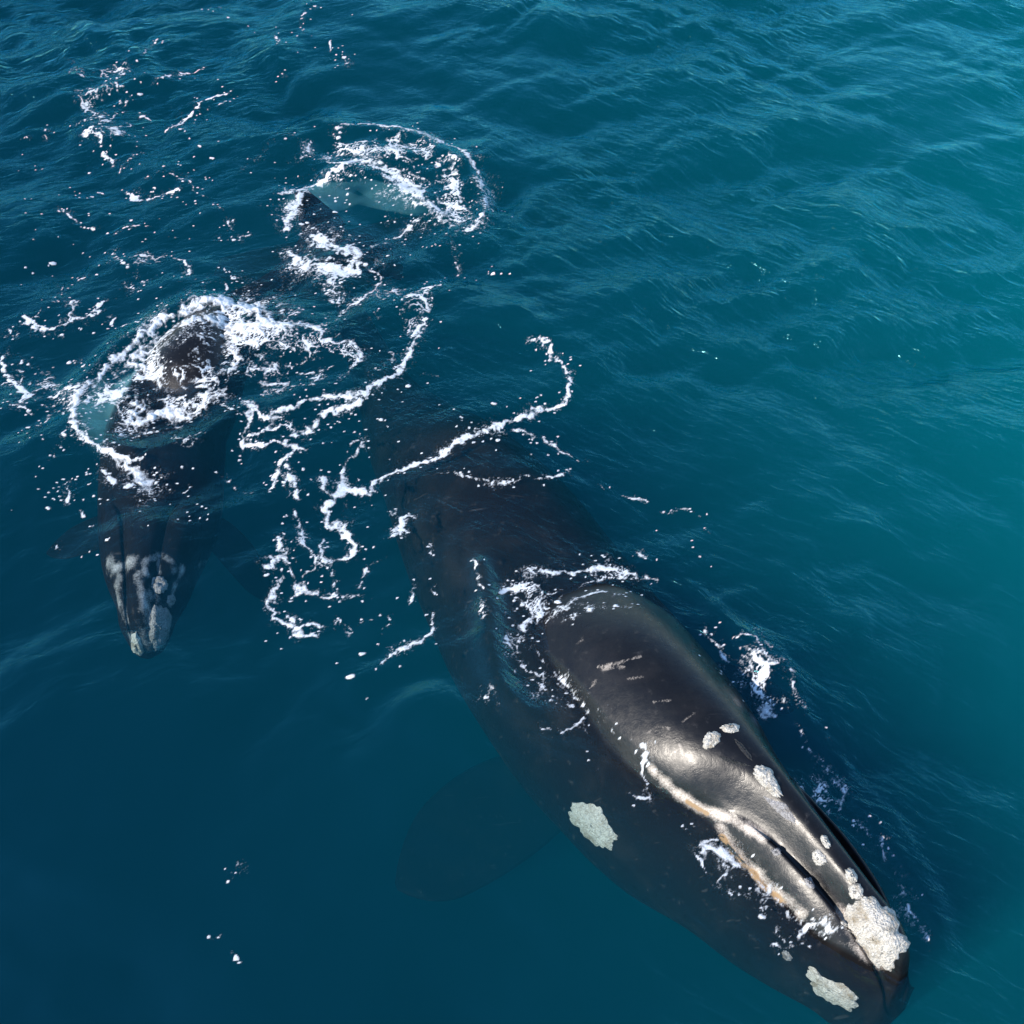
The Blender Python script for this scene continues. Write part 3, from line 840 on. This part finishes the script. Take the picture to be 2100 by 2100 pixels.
  [(930,960,12,1),(920,1010,17,1.1),(890,1060,18,1),(870,1095,8,.9)],[(970,940,18,.9),(1020,910,12,.9)],[(950,880,17,.9),(980,885,10,.8)],[(780,885,15,.95),(820,865,18,1)],
  [(1010,1040,7,.9),(1080,990,7,.9),(1150,940,7,.9),(1230,900,7,.8),(1300,890,6,.7),(1400,900,4,.5)],[(1020,900,8,.8),(1100,860,9,.8),(1200,830,8,.8),(1320,800,8,.8)],[(1080,1060,4,.6),(1200,1010,5,.7),(1400,1000,5,.6)],
  [(655,720,4,.8),(670,780,7,.9),(690,850,8,.9),(702,880,4,.8)],[(685,935,6,.9),(690,990,6,.9),(703,1030,4,.8)],
  [(875,1090,6,.9),(820,1110,6,.8),(830,1160,9,.8),(880,1220,7,.9),(910,1270,9,.9),(960,1280,14,.9),(1010,1280,9,.8),(990,1330,9,.8),(980,1400,8,.7),(1000,1440,5,.6)],
  [(920,1380,18,.6),(960,1420,14,.55)],[(1080,1300,6,.8),(1110,1335,6,.8)],[(1080,1440,8,.7),(1130,1450,6,.7)],
  [(1090,1575,5,.7),(1150,1562,8,.9),(1190,1535,11,1),(1200,1520,7,1)],[(695,1428,10,1),(720,1438,8,1)],[(1010,1555,7,.8),(1050,1565,7,.9)],
  [(1465,1700,13,1),(1475,1760,11,1),(1500,1820,6,.8),(1520,1890,10,.9),(1490,1915,8,.9),(1440,1885,6,.8)],
  [(700,1380,6,.6),(770,1430,5,.6),(800,1480,4,.5)],[(1130,940,4,.6),(1050,1000,4,.5)],[(800,1010,8,.6),(850,960,6,.6)]),
 'far_head': R(*D_,
  [(330,0,16,.8),(390,60,16,.85),(430,130,17,.9),(480,160,14,.8)],[(470,80,8,.7),(520,50,6,.7),(590,60,7,.7),(600,90,6,.6)],
  [(520,110,10,.7),(560,120,22,.9),(620,190,22,.95),(680,195,14,.9)],[(560,150,14,.8),(520,230,12,.8),(510,270,8,.7)],[(600,95,6,.7),(650,155,7,.7),(660,190,7,.8)],
  [(600,360,14,.7),(660,410,20,.85),(720,400,10,.8),(740,350,7,.7)],[(660,370,10,.7),(700,350,7,.6)],
  [(600,0,4,.3),(690,130,5,.4),(760,240,6,.75),(800,330,7,.75),(832,400,5,.5)],[(800,470,4,.5),(850,560,6,.6),(920,630,6,.6),(985,662,5,.6)],[(970,525,7,.6),(1020,550,6,.6)],
  [(1010,690,8,.6),(1050,760,12,.7),(1040,825,18,.85),(1000,850,9,.7),(980,880,10,.8)],[(900,700,6,.6),(940,715,7,.6),(930,760,6,.6)],[(820,740,8,.6),(850,770,7,.6)],
  [(1080,900,8,.6),(1150,960,10,.8),(1180,995,7,.7)],[(1240,1010,8,.6),(1240,1080,9,.65),(1280,1140,6,.5)],[(1130,1060,6,.6),(1190,1055,9,.7)],
  [(1290,1180,5,.4),(1340,1250,14,.55),(1300,1300,10,.55)],[(1330,1320,9,.5),(1390,1370,9,.6),(1440,1450,11,.7),(1460,1520,8,.6),(1485,1570,5,.4)],[(1350,1240,5,.5),(1400,1290,5,.5)],[(1260,1350,6,.7),(1310,1410,9,.75)]),
 'near_head': R(*D_,
  [(360,1060,12,.8),(430,1110,22,1),(500,1140,22,1),(550,1170,22,.9),(610,1220,17,.9),(650,1270,12,.8),(720,1340,12,.8),(780,1380,9,.8),(830,1405,6,.7)],
  [(380,1050,8,.7),(410,1030,8,.7)],[(310,1100,8,.7),(360,1180,7,.6),(400,1260,5,.5)],[(405,1250,8,.7),(460,1190,8,.8),(440,1130,9,.8)],[(565,1300,6,.7),(600,1260,6,.7)],[(480,1290,7,.8),(510,1310,6,.7)],
  [(700,1450,6,.6),(760,1540,12,.75),(820,1500,18,.85),(860,1440,10,.85),(910,1455,10,.9),(960,1480,10,.8),(1020,1485,7,.7)],[(685,1520,7,.7),(720,1545,7,.7),(800,1530,15,.9),(850,1535,8,.7)],
  [(960,1490,8,.7),(1000,1500,6,.6)],[(640,1370,6,.6),(660,1340,5,.6)],[(280,980,8,.7),(300,960,6,.6)]),
 'drift': R(0, 0, 1, [(486,1781,4.5,1.3),(490,1783,4.5,1.3)], [(481,1962,4,1.2),(485,1963,3,1.2)], [(445,1916,2.5,1.2),(447,1917,2.5,1.2)]) + R(*G,  # these short strokes are water glints, painted as white foam dots
  [(430,310,9,.7),(470,280,9,.8),(475,320,17,.9),(450,350,7,.7),(455,400,6,.7),(430,440,7,.8),(400,480,14,.85),(360,500,14,.8),(335,525,14,.85)],[(380,540,9,1),(390,580,11,1),(425,605,6,.8)],[(330,470,8,.7),(350,500,8,.7)],
  [(630,500,7,.8),(660,475,17,1.1),(700,435,14,1.1),(750,390,8,.9),(790,370,9,1),(830,355,9,1),(870,345,4,.6)],[(590,335,4,.8),(640,320,4,.7),(700,297,5,.8),(765,272,6,.9)],[(740,420,4,.6),(830,390,4,.6),(900,360,3,.6)],
  [(545,250,5,.7),(560,230,7,.7),(590,190,9,.85),(620,170,6,.8)],[(745,20,8,.8),(800,35,12,.75)],[(1040,150,5,.7),(1050,200,5,.7)],[(1135,90,6,.7),(1145,60,6,.8)],[(1175,50,6,.8),(1195,40,7,.7)],
  [(1245,170,8,.8),(1250,195,8,.9)],[(1290,215,8,.7),(1305,240,9,.8)],[(1140,140,5,.6),(1150,95,5,.6)],[(1060,290,6,.9),(1068,294,5,.9)],
  [(470,710,9,1),(510,737,15,1.1),(550,745,11,1),(600,730,7,.9),(670,720,6,.9)],[(450,640,4,.5),(500,580,4,.6),(555,565,5,.8)],[(520,690,3,.5),(620,665,4,.6),(690,675,5,.7),(740,720,5,.7),(790,752,4,.6),(830,790,3,.5)],
  [(230,790,4,.8),(285,825,9,.9),(330,845,5,.7),(400,860,4,.6),(500,857,4,.7),(570,853,4,.7)],[(425,930,9,.9),(430,960,7,.8),(460,990,8,.9),(485,1010,8,.8)],[(400,975,6,.7),(430,955,6,.8)],
  [(580,960,4,.6),(640,965,5,.7),(690,985,6,.9),(707,1035,6,.9)],[(545,1045,12,.9),(510,1075,12,.8),(475,1060,8,.7)],[(855,830,6,.9),(865,860,4,.6)],[(820,885,8,.6),(880,895,8,.6),(945,870,8,.6)],
  [(220,1070,9,.8),(225,1100,11,.95)],[(285,1030,8,1),(305,1025,8,1)],[(80,1190,9,1),(130,1220,13,1),(180,1240,13,.9),(230,1220,9,.9),(290,1200,13,1),(330,1190,9,.9),(377,1135,6,.9)],[(290,1200,8,.9),(300,1240,8,.8)],
  [(30,1240,9,.7),(60,1260,9,.7)],[(430,1180,6,.9),(415,1200,6,.9),(440,1218,5,.8),(520,1222,4,.7),(565,1245,4,.7)],[(320,1205,6,.7),(360,1170,7,.9),(380,1130,5,.8)],[(850,1065,10,1),(862,1095,7,.9),(840,1120,4,.8)],[(870,1120,5,.8),(890,1105,4,.7)],
  [(780,1110,5,.7),(750,1170,4,.6)],[(1605,1218,12,1.1),(1575,1255,15,1.1),(1545,1282,9,1)],[(1500,1165,9,.8),(1550,1140,12,1),(1600,1150,12,1.1)],[(1570,1120,9,.8),(1620,1100,10,.9),(1665,1090,8,.8)],[(1440,1160,8,.6),(1470,1120,7,.6)],
  [(600,1150,8,.5),(650,1160,9,.6)],[(840,990,5,.6),(870,1040,5,.7),(950,1055,5,.7),(985,1060,4,.7)],[(200,1130,6,.6),(250,1140,6,.6)],[(360,705,7,1),(378,715,7,1)],[(540,430,6,.8),(555,455,6,.7)],[(60,530,5,.6),(100,525,5,.6)],[(170,520,4,.6),(180,500,4,.6)]) + R(*A,
  [(5,980,14,.8),(20,1050,15,.9),(70,1090,15,1),(110,1130,20,1.1)],[(180,1140,11,.9),(240,1120,16,1),(300,1105,11,.9)],[(10,1070,12,.8),(0,1080,12,.8)],[(30,1170,9,.8),(80,1180,9,.8),(150,1190,6,.7)],
  [(140,1250,10,.8),(170,1250,17,.9),(200,1205,14,.9)],[(210,1190,14,1),(250,1215,10,.9)],[(235,1380,8,.9),(250,1340,5,.7),(265,1280,5,.7)],[(395,1420,8,1),(425,1465,6,.9)],[(80,980,8,.7),(130,1010,7,.6)],
  [(300,970,4,.6),(320,1030,5,.6)],[(90,830,12,.9),(130,870,12,.9),(170,880,8,.8)],[(200,1690,6,.9),(210,1680,6,.9)],[(262,1480,9,.8),(268,1525,9,.9)],[(308,1560,9,.9),(312,1575,9,.9)]),
}
AREAS = {   # lacy patches: polygon, density
 'tail': [(R(*A, [(1250,160),(1400,115),(1600,160),(1750,240),(1820,350),(1830,420),(1740,520),(1680,480),(1640,430),(1560,340),(1440,260),(1350,230),(1250,240)]), .56),
          (R(*A, [(1070,560),(1200,600),(1330,600),(1420,660),(1380,760),(1280,840),(1200,720)]), .38), (R(*A, [(1000,760),(1150,800),(1300,740),(1300,850),(1200,920),(1050,900),(980,820)]), .42)],
 'back': [(R(*A, [(560,900),(760,800),(930,780),(1030,850),(1050,930),(950,1000),(860,930),(760,920),(640,1000),(600,1100),(520,1060),(480,1000)]), .82),
          (R(*A, [(300,1130),(460,1000),(560,1050),(560,1200),(640,1260),(480,1370),(340,1300)]), .46), (R(*A, [(600,1100),(760,950),(860,950),(900,1040),(860,1150),(700,1220),(560,1240)]), .52),
          (R(*A, [(860,900),(1000,940),(1060,1060),(1000,1120),(900,1110),(850,1040)]), .46), (R(*A, [(500,1280),(840,1220),(840,1330),(700,1380),(560,1370)]), .30)],
 'trail': [(R(*A, [(1030,900),(1250,880),(1380,940),(1400,1060),(1280,1140),(1050,1180),(940,1150)]), .36), (R(*A, [(1480,900),(1600,850),(1560,980),(1400,1110),(1340,1090)]), .36),
           (R(*A, [(950,1180),(1200,1220),(1180,1360),(1000,1360)]), .3)],
 'wash': [(R(*B, [(920,790),(1000,770),(1150,740),(1300,730),(1400,760),(1500,800),(1590,830),(1450,840),(1300,850),(1180,880),(1080,960),(980,1040),(900,1090),(850,1060),(870,980),(780,900),(760,860),(860,800)]), .52),
          (R(*B, [(820,960),(900,1000),(880,1120),(960,1270),(1040,1290),(1020,1440),(900,1420),(820,1300),(790,1120)]), .36), (R(*B, [(1150,940),(1500,930),(1700,1010),(1500,1040),(1100,1060)]), .22)],
 'far_head': [(R(*D_, [(430,60),(600,40),(690,190),(740,330),(760,400),(640,440),(560,330),(480,220)]), .55), (R(*D_, [(900,640),(1060,700),(1120,850),(1260,960),(1280,1140),(1180,1060),(1040,900),(900,780)]), .5),
              (R(*D_, [(1260,1180),(1400,1280),(1480,1500),(1440,1560),(1360,1400),(1240,1300)]), .48)],
 'near_head': [(R(*D_, [(280,1000),(400,1020),(560,1130),(700,1280),(840,1400),(760,1400),(620,1340),(440,1290),(300,1160)]), .34), (R(*D_, [(680,1420),(900,1410),(1080,1480),(1000,1540),(740,1570)]), .36)],
 'drift': [(R(*G, [(250,250),(500,230),(520,420),(460,640),(260,640)]), .26), (R(*G, [(0,1150),(380,1120),(330,1260),(0,1300)]), .34), (R(*A, [(0,940),(160,1000),(300,1100),(280,1230),(120,1250),(0,1200)]), .38),
           (R(*G, [(400,900),(720,920),(560,1120),(420,1090)]), .27), (R(*G, [(1400,1080),(1680,1080),(1620,1300),(1400,1280)]), .3)],
}
DOTS = {    # drops and single bubbles: polygon, share of cells filled
 'tail': [(R(*A, [(980,160),(1250,100),(1700,150),(1880,350),(1850,560),(1700,760),(1300,900),(1000,700)]), .17), (R(*A, [(1000,330),(1250,230),(1650,420),(1500,540),(1150,520)]), .12)],
 'back': [(R(*A, [(380,1360),(830,1340),(830,1640),(640,1700),(400,1680),(340,1500)]), .30), (R(*A, [(150,1000),(560,860),(1000,800),(1100,1250),(600,1420),(300,1420)]), .30)],
 'trail': [(R(*A, [(830,1200),(1250,950),(1700,850),(1750,1000),(1450,1300),(1450,1900),(1300,2150),(950,2150),(900,1500)]), .15), (R(*A, [(950,1950),(1500,1950),(1350,2350),(1050,2300)]), .09), (R(*A, [(830,1350),(1060,1350),(1000,1560),(820,1500)]), .2)],
 'stripe': [(R(*B, [(1200,320),(1500,330),(1850,470),(1950,900),(1800,900),(1500,560),(1200,460)]), .09), (R(*B, [(200,950),(500,950),(500,1250),(100,1350)]), .1), (R(*A, [(1500,1180),(2060,900),(2200,1000),(2100,1400),(1600,1480)]), .07)],
 'wash': [(R(*B, [(640,700),(900,780),(1500,760),(1650,900),(1450,1050),(1080,1060),(900,1130),(760,1000)]), .42), (R(*B, [(640,1200),(900,1200),(1250,1450),(1300,1700),(1500,1960),(1300,1900),(1000,1600),(740,1520)]), .16), (R(*B, [(440,560),(560,560),(560,1000),(440,1000)]), .08),
          (R(*B, [(380,1560),(640,1400),(900,1900),(700,1920),(560,1700)]), .05)],
 'far_head': [(R(*D_, [(430,40),(700,150),(800,420),(1000,640),(1300,980),(1450,1280),(1500,1620),(1400,1600),(1240,1300),(1040,960),(760,600),(540,330)]), .22)],
 'near_head': [(R(*D_, [(240,920),(420,980),(700,1260),(1080,1460),(1040,1580),(700,1600),(560,1380),(280,1160)]), .2)],
 'drift': [(R(*G, [(40,480),(500,200),(850,300),(900,900),(1000,1100),(560,1250),(0,1290),(0,700)]), .10), (R(*A, [(0,1180),(300,1250),(420,1400),(420,1700),(200,1720),(0,1560)]), .30), (R(*A, [(200,1540),(640,1600),(560,1780),(300,1760)]), .22),
           (R(*G, [(700,0),(1350,0),(1350,260),(1050,260),(900,120)]), .07), (R(*G, [(1700,940),(1930,930),(1960,1160),(1750,1180)]), .1), (R(*G, [(1400,1180),(1700,1300),(1600,1400),(1380,1350)]), .12)],
}
LABELS = {
 'tail': "ring of white foam swirling around the calf's tail",
 'back': "thick churned foam breaking over the calf's back",
 'trail': "long broken foam ribbons trailing between the calf and the adult whale",
 'stripe': "thin foam line crossing the submerged tail stock of the adult whale",
 'wash': "lacy wash of foam over the wet back and flank of the adult whale, with a thin line painted for the glint along its waterline",
 'far_head': "bluish foam patches along the far, shaded side of the adult whale's head",
 'near_head': "foam patches along the lower lip of the adult whale, sunlit side",
 'drift': "scattered foam flecks drifting at the upper left and left edge of the sea, plus tiny white dots painted for glints at the lower left",
}
FS = 0.0165
fgx = np.arange(-11.3, 7.4, FS); fgy = np.arange(3.6, 25.6, FS)
FX, FY = np.meshgrid(fgx, fgy)
# flow-like warp so that edges curl and tear
w1x = fbm(FX * 2.1, FY * 2.1, 4, 60); w1y = fbm(FX * 2.1 + 31, FY * 2.1 + 7, 4, 61)
w2x = fbm(FX * 7.5, FY * 7.5, 3, 62); w2y = fbm(FX * 7.5 + 31, FY * 7.5 + 7, 3, 63)
WX = FX + 0.065 * w1x + 0.03 * w2x; WY = FY + 0.065 * w1y + 0.03 * w2y
LXx = FX + 0.20 * w1x; LXy = FY + 0.20 * w1y
f1, f2, rid = worley(LXx * 2.6, LXy * 2.6, 70)
lace1 = 1 - sstep(0.0, 0.22, f2 - f1)
f1b, f2b, ridb = worley(LXx * 6.0, LXy * 6.0, 71)
lace2 = 1 - sstep(0.0, 0.26, f2b - f1b)
brk = fbm(FX * 1.7 + 3, FY * 1.7, 3, 75)
lace = np.clip(np.maximum(lace1, 0.75 * lace2 * (brk > -.25)) * (0.72 + 0.5 * brk), 0, 1)
fine = fbm(FX * 9, FY * 9, 4, 77, .62)
f3, f4, _r = worley(FX * 13 + 1.6 * w2x + 1.2 * w1x, FY * 15 + 1.6 * w2y + 1.2 * w1y, 72)
web = (1 - sstep(.02, .26, f4 - f3)) * np.clip(.65 + .6 * brk, 0, 1)
del f3, f4, _r
del f1, f2, rid, f1b, f2b, ridb, lace1, lace2
dc1, _d, drid = worley((FX + .03 * w2x) * 5.5, (FY + .02 * w2y) * 7.5, 81)
dc2, _d, drid2 = worley((FX + .015 * w2x) * 10.0, (FY + .01 * w2y) * 14.0, 83)
dsz = hash2(np.floor(drid * 1e5), np.floor(drid * 7e4), 3)


def pts_world(st):
    a = np.array([[p[0], p[1]] for p in st], float)
    x, y = place(a[:, 0], a[:, 1])
    return x, y


def fill(st, lastw=8, lastd=.8):
    out = []
    for p in st:
        w_ = p[2] if p[2] is not None else lastw; d_ = p[3] if p[3] is not None else lastd
        lastw, lastd = w_, d_
        out.append((p[0], p[1], w_, d_))
    return out


keys = list(LINES)
ALPHA = np.zeros(FX.shape, np.float32); THICK = np.zeros(FX.shape, np.float32); OWN = np.full(FX.shape, -1, np.int8); BEST = np.zeros(FX.shape, np.float32)


def window(x, y, pad):
    i0 = max(0, int((y.min() - pad - fgy[0]) / FS)); i1 = min(len(fgy), int((y.max() + pad - fgy[0]) / FS) + 2)
    j0 = max(0, int((x.min() - pad - fgx[0]) / FS)); j1 = min(len(fgx), int((x.max() + pad - fgx[0]) / FS) + 2)
    return (slice(i0, i1), slice(j0, j1))


for gi, key in enumerate(keys):
    for st in LINES[key]:
        st = np.array(fill(st), float)
        x, y = place(st[:, 0], st[:, 1])
        mpp = np.hypot(np.hypot(x, y), CAM_H) / FPX * 0.97        # metres per photo pixel there
        p = np.stack([x, y, st[:, 2] * mpp * (1.8 if key in ('back', 'tail') else 1.3) + .008, st[:, 3]], 1)
        p = catmull(p, len(p) * 5)
        wmax = p[:, 2].max()
        win = window(x, y, 3.2 * wmax + .12)
        if win[0].stop <= win[0].start or win[1].stop <= win[1].start: continue
        # irregular width along the line
        D, V, S = stroke_dist(WX[win], WY[win], p, 3 * wmax + .1)
        w_ = np.maximum(V[..., 0], .004)
        wob = 1 + 0.45 * gnoise(S * 5 + gi * 9.1 + x[0], S * 0 + y[0], 91) + 0.35 * gnoise(S * 14 + x[0], S * 0, 92)
        q = np.clip(1 - D / ((.95 if key == 'back' else .82) * w_ * np.clip(wob, .25, 1.9)), 0, 1) ** 0.6
        val = V[..., 1] * q
        val = val * (1 + .24 * gnoise(S * 2.2 + y[0], S * 0 + x[0], 95))
        strand = fbm(S * 2.2 + 3 * x[0] + w1x[win], D * 17 + y[0] + 1.5 * w1y[win], 3, 97)
        val = val + (.16 if key != 'back' else .05) * strand * (q > 0)
        a = sstep(.25 if key != 'drift' else .34, .70 if key != 'drift' else .62, val * 0.66 + (0.36 * (lace[win] - .35) + (0.15 if key == 'back' else 0.2) * fine[win]) * (q > 0))
        if key != 'back': a = a * np.clip(.92 + .25 * fine[win], .6, 1)
        # droplets thrown off beside the line
        solid = key in ('trail', 'stripe')
        fall = np.exp(-(D / ((.95 if solid else 1.45) * w_ * np.clip(wob, .3, 1.6) + .012)) ** 2) * np.clip(V[..., 1], 0, 1)
        film = (.45 if key == 'drift' else .85) * fall * sstep(.15, .95, web[win] * .9 + .3 * fine[win] - .12)
        near = np.exp(-(D / (2.2 * w_ + .05)) ** 2) * V[..., 1]
        dots = (drid2[win] < .16 * near) * sstep(.22, .10, dc2[win])
        a = np.maximum(np.maximum(a * (q > 0), dots), film)
        a[D > 100] = 0
        better = a > BEST[win]
        BEST[win] = np.where(better, a, BEST[win]); OWN[win] = np.where(better, gi, OWN[win])
        ALPHA[win] = np.maximum(ALPHA[win], a); THICK[win] = np.maximum(THICK[win], a * np.minimum(val, 1) * np.minimum(w_ * .12, .028 if key == 'back' else .006))
    for kind, table in (('area', AREAS), ('dots', DOTS)):
        for polyst, dens in table.get(key, []):
            x, y = pts_world(polyst[0])
            win = window(x, y, .3)
            poly = list(zip(x, y))
            ins = poly_mask(LXx[win], LXy[win], poly)
            ed = np.where(ins, sstep(0, .35, poly_edge(LXx[win], LXy[win], poly)), 0)
            if kind == 'area':
                lo = 0.72 - 0.62 * dens
                a = sstep(lo, lo + .42, np.maximum(lace[win] * .95, web[win] * .78) * (.65 + .35 * ed) + 0.16 * fine[win] + dens * .35 * brk[win]) * (ed > 0) * np.clip(.45 + dens * 1.2, 0, 1) * sstep(0, .25, ed)
                t = a * .008
            else:
                dn = dens * ed * np.clip(0.35 + 2.0 * brk[win], 0.05, 2)
                a = np.maximum((drid[win] < dn) * sstep(.04 + .26 * dsz[win] ** 3, .01 + .17 * dsz[win] ** 3, dc1[win]), (drid2[win] < dn * .55) * sstep(.20, .08, dc2[win]))
                t = a * .012
            better = a > BEST[win]
            BEST[win] = np.where(better, a, BEST[win]); OWN[win] = np.where(better, gi, OWN[win])
            ALPHA[win] = np.maximum(ALPHA[win], a); THICK[win] = np.maximum(THICK[win], t)

# height of the water sheet there (exactly the mesh), and of a whale back where it stands higher
ix = np.clip(np.searchsorted(gx, fgx) - 1, 0, len(gx) - 2); iy = np.clip(np.searchsorted(gy, fgy) - 1, 0, len(gy) - 2)
tx = ((fgx - gx[ix]) / (gx[ix + 1] - gx[ix]))[None, :]; ty = ((fgy - gy[iy]) / (gy[iy + 1] - gy[iy]))[:, None]
Z00 = Z[np.ix_(iy, ix)]; Z01 = Z[np.ix_(iy, ix + 1)]; Z10 = Z[np.ix_(iy + 1, ix)]; Z11 = Z[np.ix_(iy + 1, ix + 1)]
FZ = (Z00 * (1 - tx) + Z01 * tx) * (1 - ty) + (Z10 * (1 - tx) + Z11 * tx) * ty
keepv = ALPHA > 0.03
cell = keepv[:-1, :-1] | keepv[1:, :-1] | keepv[:-1, 1:] | keepv[1:, 1:]
ci, cj = np.nonzero(cell)
ncol = FX.shape[1]
own_c = np.max(np.stack([OWN[ci, cj], OWN[ci + 1, cj], OWN[ci, cj + 1], OWN[ci + 1, cj + 1]]), 0)
quads = np.stack([ci * ncol + cj, ci * ncol + cj + 1, (ci + 1) * ncol + cj + 1, (ci + 1) * ncol + cj], 1)
used = np.unique(quads)
flatx, flaty, flatz = FX.ravel()[used], FY.ravel()[used], FZ.ravel()[used].copy()
UP, DN = Vector((0, 0, 5)), Vector((0, 0, -1))
drape = np.zeros(len(used))
for bv, (bx0, bx1, by0, by1), lim in ((bvm, (-1.5, 5.2, 3.6, 11.5), .45), (bvc, (-7.4, -3.0, 12.3, 18.5), .6)):
    idx = np.where((flatx > bx0) & (flatx < bx1) & (flaty > by0) & (flaty < by1))[0]
    for q in idx:
        loc, nor, i_, d_ = bv.ray_cast(Vector((flatx[q], flaty[q], 5.0)), DN)
        if loc is not None and loc.z > flatz[q]:
            drape[q] = loc.z - flatz[q]
            if loc.z - flatz[q] > lim or nor.z < .45: drape[q] = -1
thick = THICK.ravel()[used] * (1 + .5 * fine.ravel()[used])
alpha = ALPHA.ravel()[used].copy()
alpha[drape < 0] = 0
fz = flatz + np.maximum(drape, 0) + .007 + np.maximum(thick, 0)
remap = np.full(FX.size, -1, np.int64); remap[used] = np.arange(len(used))
for gi, key in enumerate(keys):
    sel = quads[own_c == gi]
    vi, inv = np.unique(sel, return_inverse=True)
    k = remap[vi]
    quad = inv.reshape(-1, 4)
    amax = alpha[k][quad].max(1)
    quad = quad[amax > .03]
    vi2, inv2 = np.unique(quad, return_inverse=True)
    k = k[vi2]
    o = mesh_obj("sea_foam", np.stack([flatx[k], flaty[k], fz[k]], 1), inv2.reshape(-1, 4), M_FOAM, attrs={'alpha': alpha[k]})
    o['label'] = LABELS[key]; o['category'] = 'foam'; o['kind'] = 'stuff'; o['group'] = 'white foam around the two whales'

# ------------------------------------------------------------------ clouds of fine bubbles beaten under the surface
def bubble_cloud(spots, z, dens, label):
    """lens shaped clouds of bubbles, thinning to nothing at the rim"""
    vall, fall = [], []
    for px, py, rx, ry, rz, ang in spots:
        x, y = place(px, py, z)
        m = 28
        rr = np.array([.12, .3, .48, .64, .78, .9, 1.0])
        vs = []
        prof = [(r, 1) for r in rr] + [(r, -1) for r in rr[-2::-1]]
        for r, sg in prof:
            for b in range(m):
                ph = 2 * math.pi * b / m
                k = 1 + .38 * float(gnoise(np.array(math.cos(ph) * 1.7 + px), np.array(math.sin(ph) * 1.7 + py), 7))
                u, w_ = rx * r * math.cos(ph) * k, ry * r * math.sin(ph) * k
                vs.append((x + u * math.cos(ang) - w_ * math.sin(ang), y + u * math.sin(ang) + w_ * math.cos(ang), z + sg * rz * (1 - r * r) ** 1.6))
        n = len(prof)
        f = grid_faces(n, m, True)[:, ::-1]
        b = len(vs)
        vs += [(x, y, z + rz), (x, y, z - rz)]
        ii = np.arange(0, m, 2); o = (n - 1) * m
        f = np.concatenate([f, np.stack([np.full(len(ii), b), ii, ii + 1, (ii + 2) % m], 1), np.stack([np.full(len(ii), b + 1), o + (ii + 2) % m, o + ii + 1, o + ii], 1)])
        vall.append(np.array(vs, float)); fall.append(f)
    vv, ff = combine(list(zip(vall, fall)))
    mt = NT("bubbly_water")
    sc_ = mt.n('VolumeScatter', Color=(.30, .90, 1, 1), Density=dens)
    mt.link(sc_.outputs[0], mt.out.inputs[1])
    ob = mesh_obj("bubble_cloud", vv, ff, mt.m)
    ob['label'] = label; ob['category'] = 'bubbles'; ob['kind'] = 'stuff'


bubble_cloud([(665, 405, .75, .5, .3, .3)], -.5, .6, "pale turquoise bubbly water at the left inside the foam ring of the calf's tail")
bubble_cloud([(800, 405, .9, .45, .28, -.5)], -.5, .55, "pale turquoise bubbly water at the right inside the foam ring of the calf's tail")
bubble_cloud([(270, 815, .42, .8, .25, -.2)], -.4, 2.6, "milky blue bubbles beside the calf's back")
bubble_cloud([(205, 850, .5, .8, .25, .3)], -.4, .5, "faint turquoise bubbles left of the calf's back")
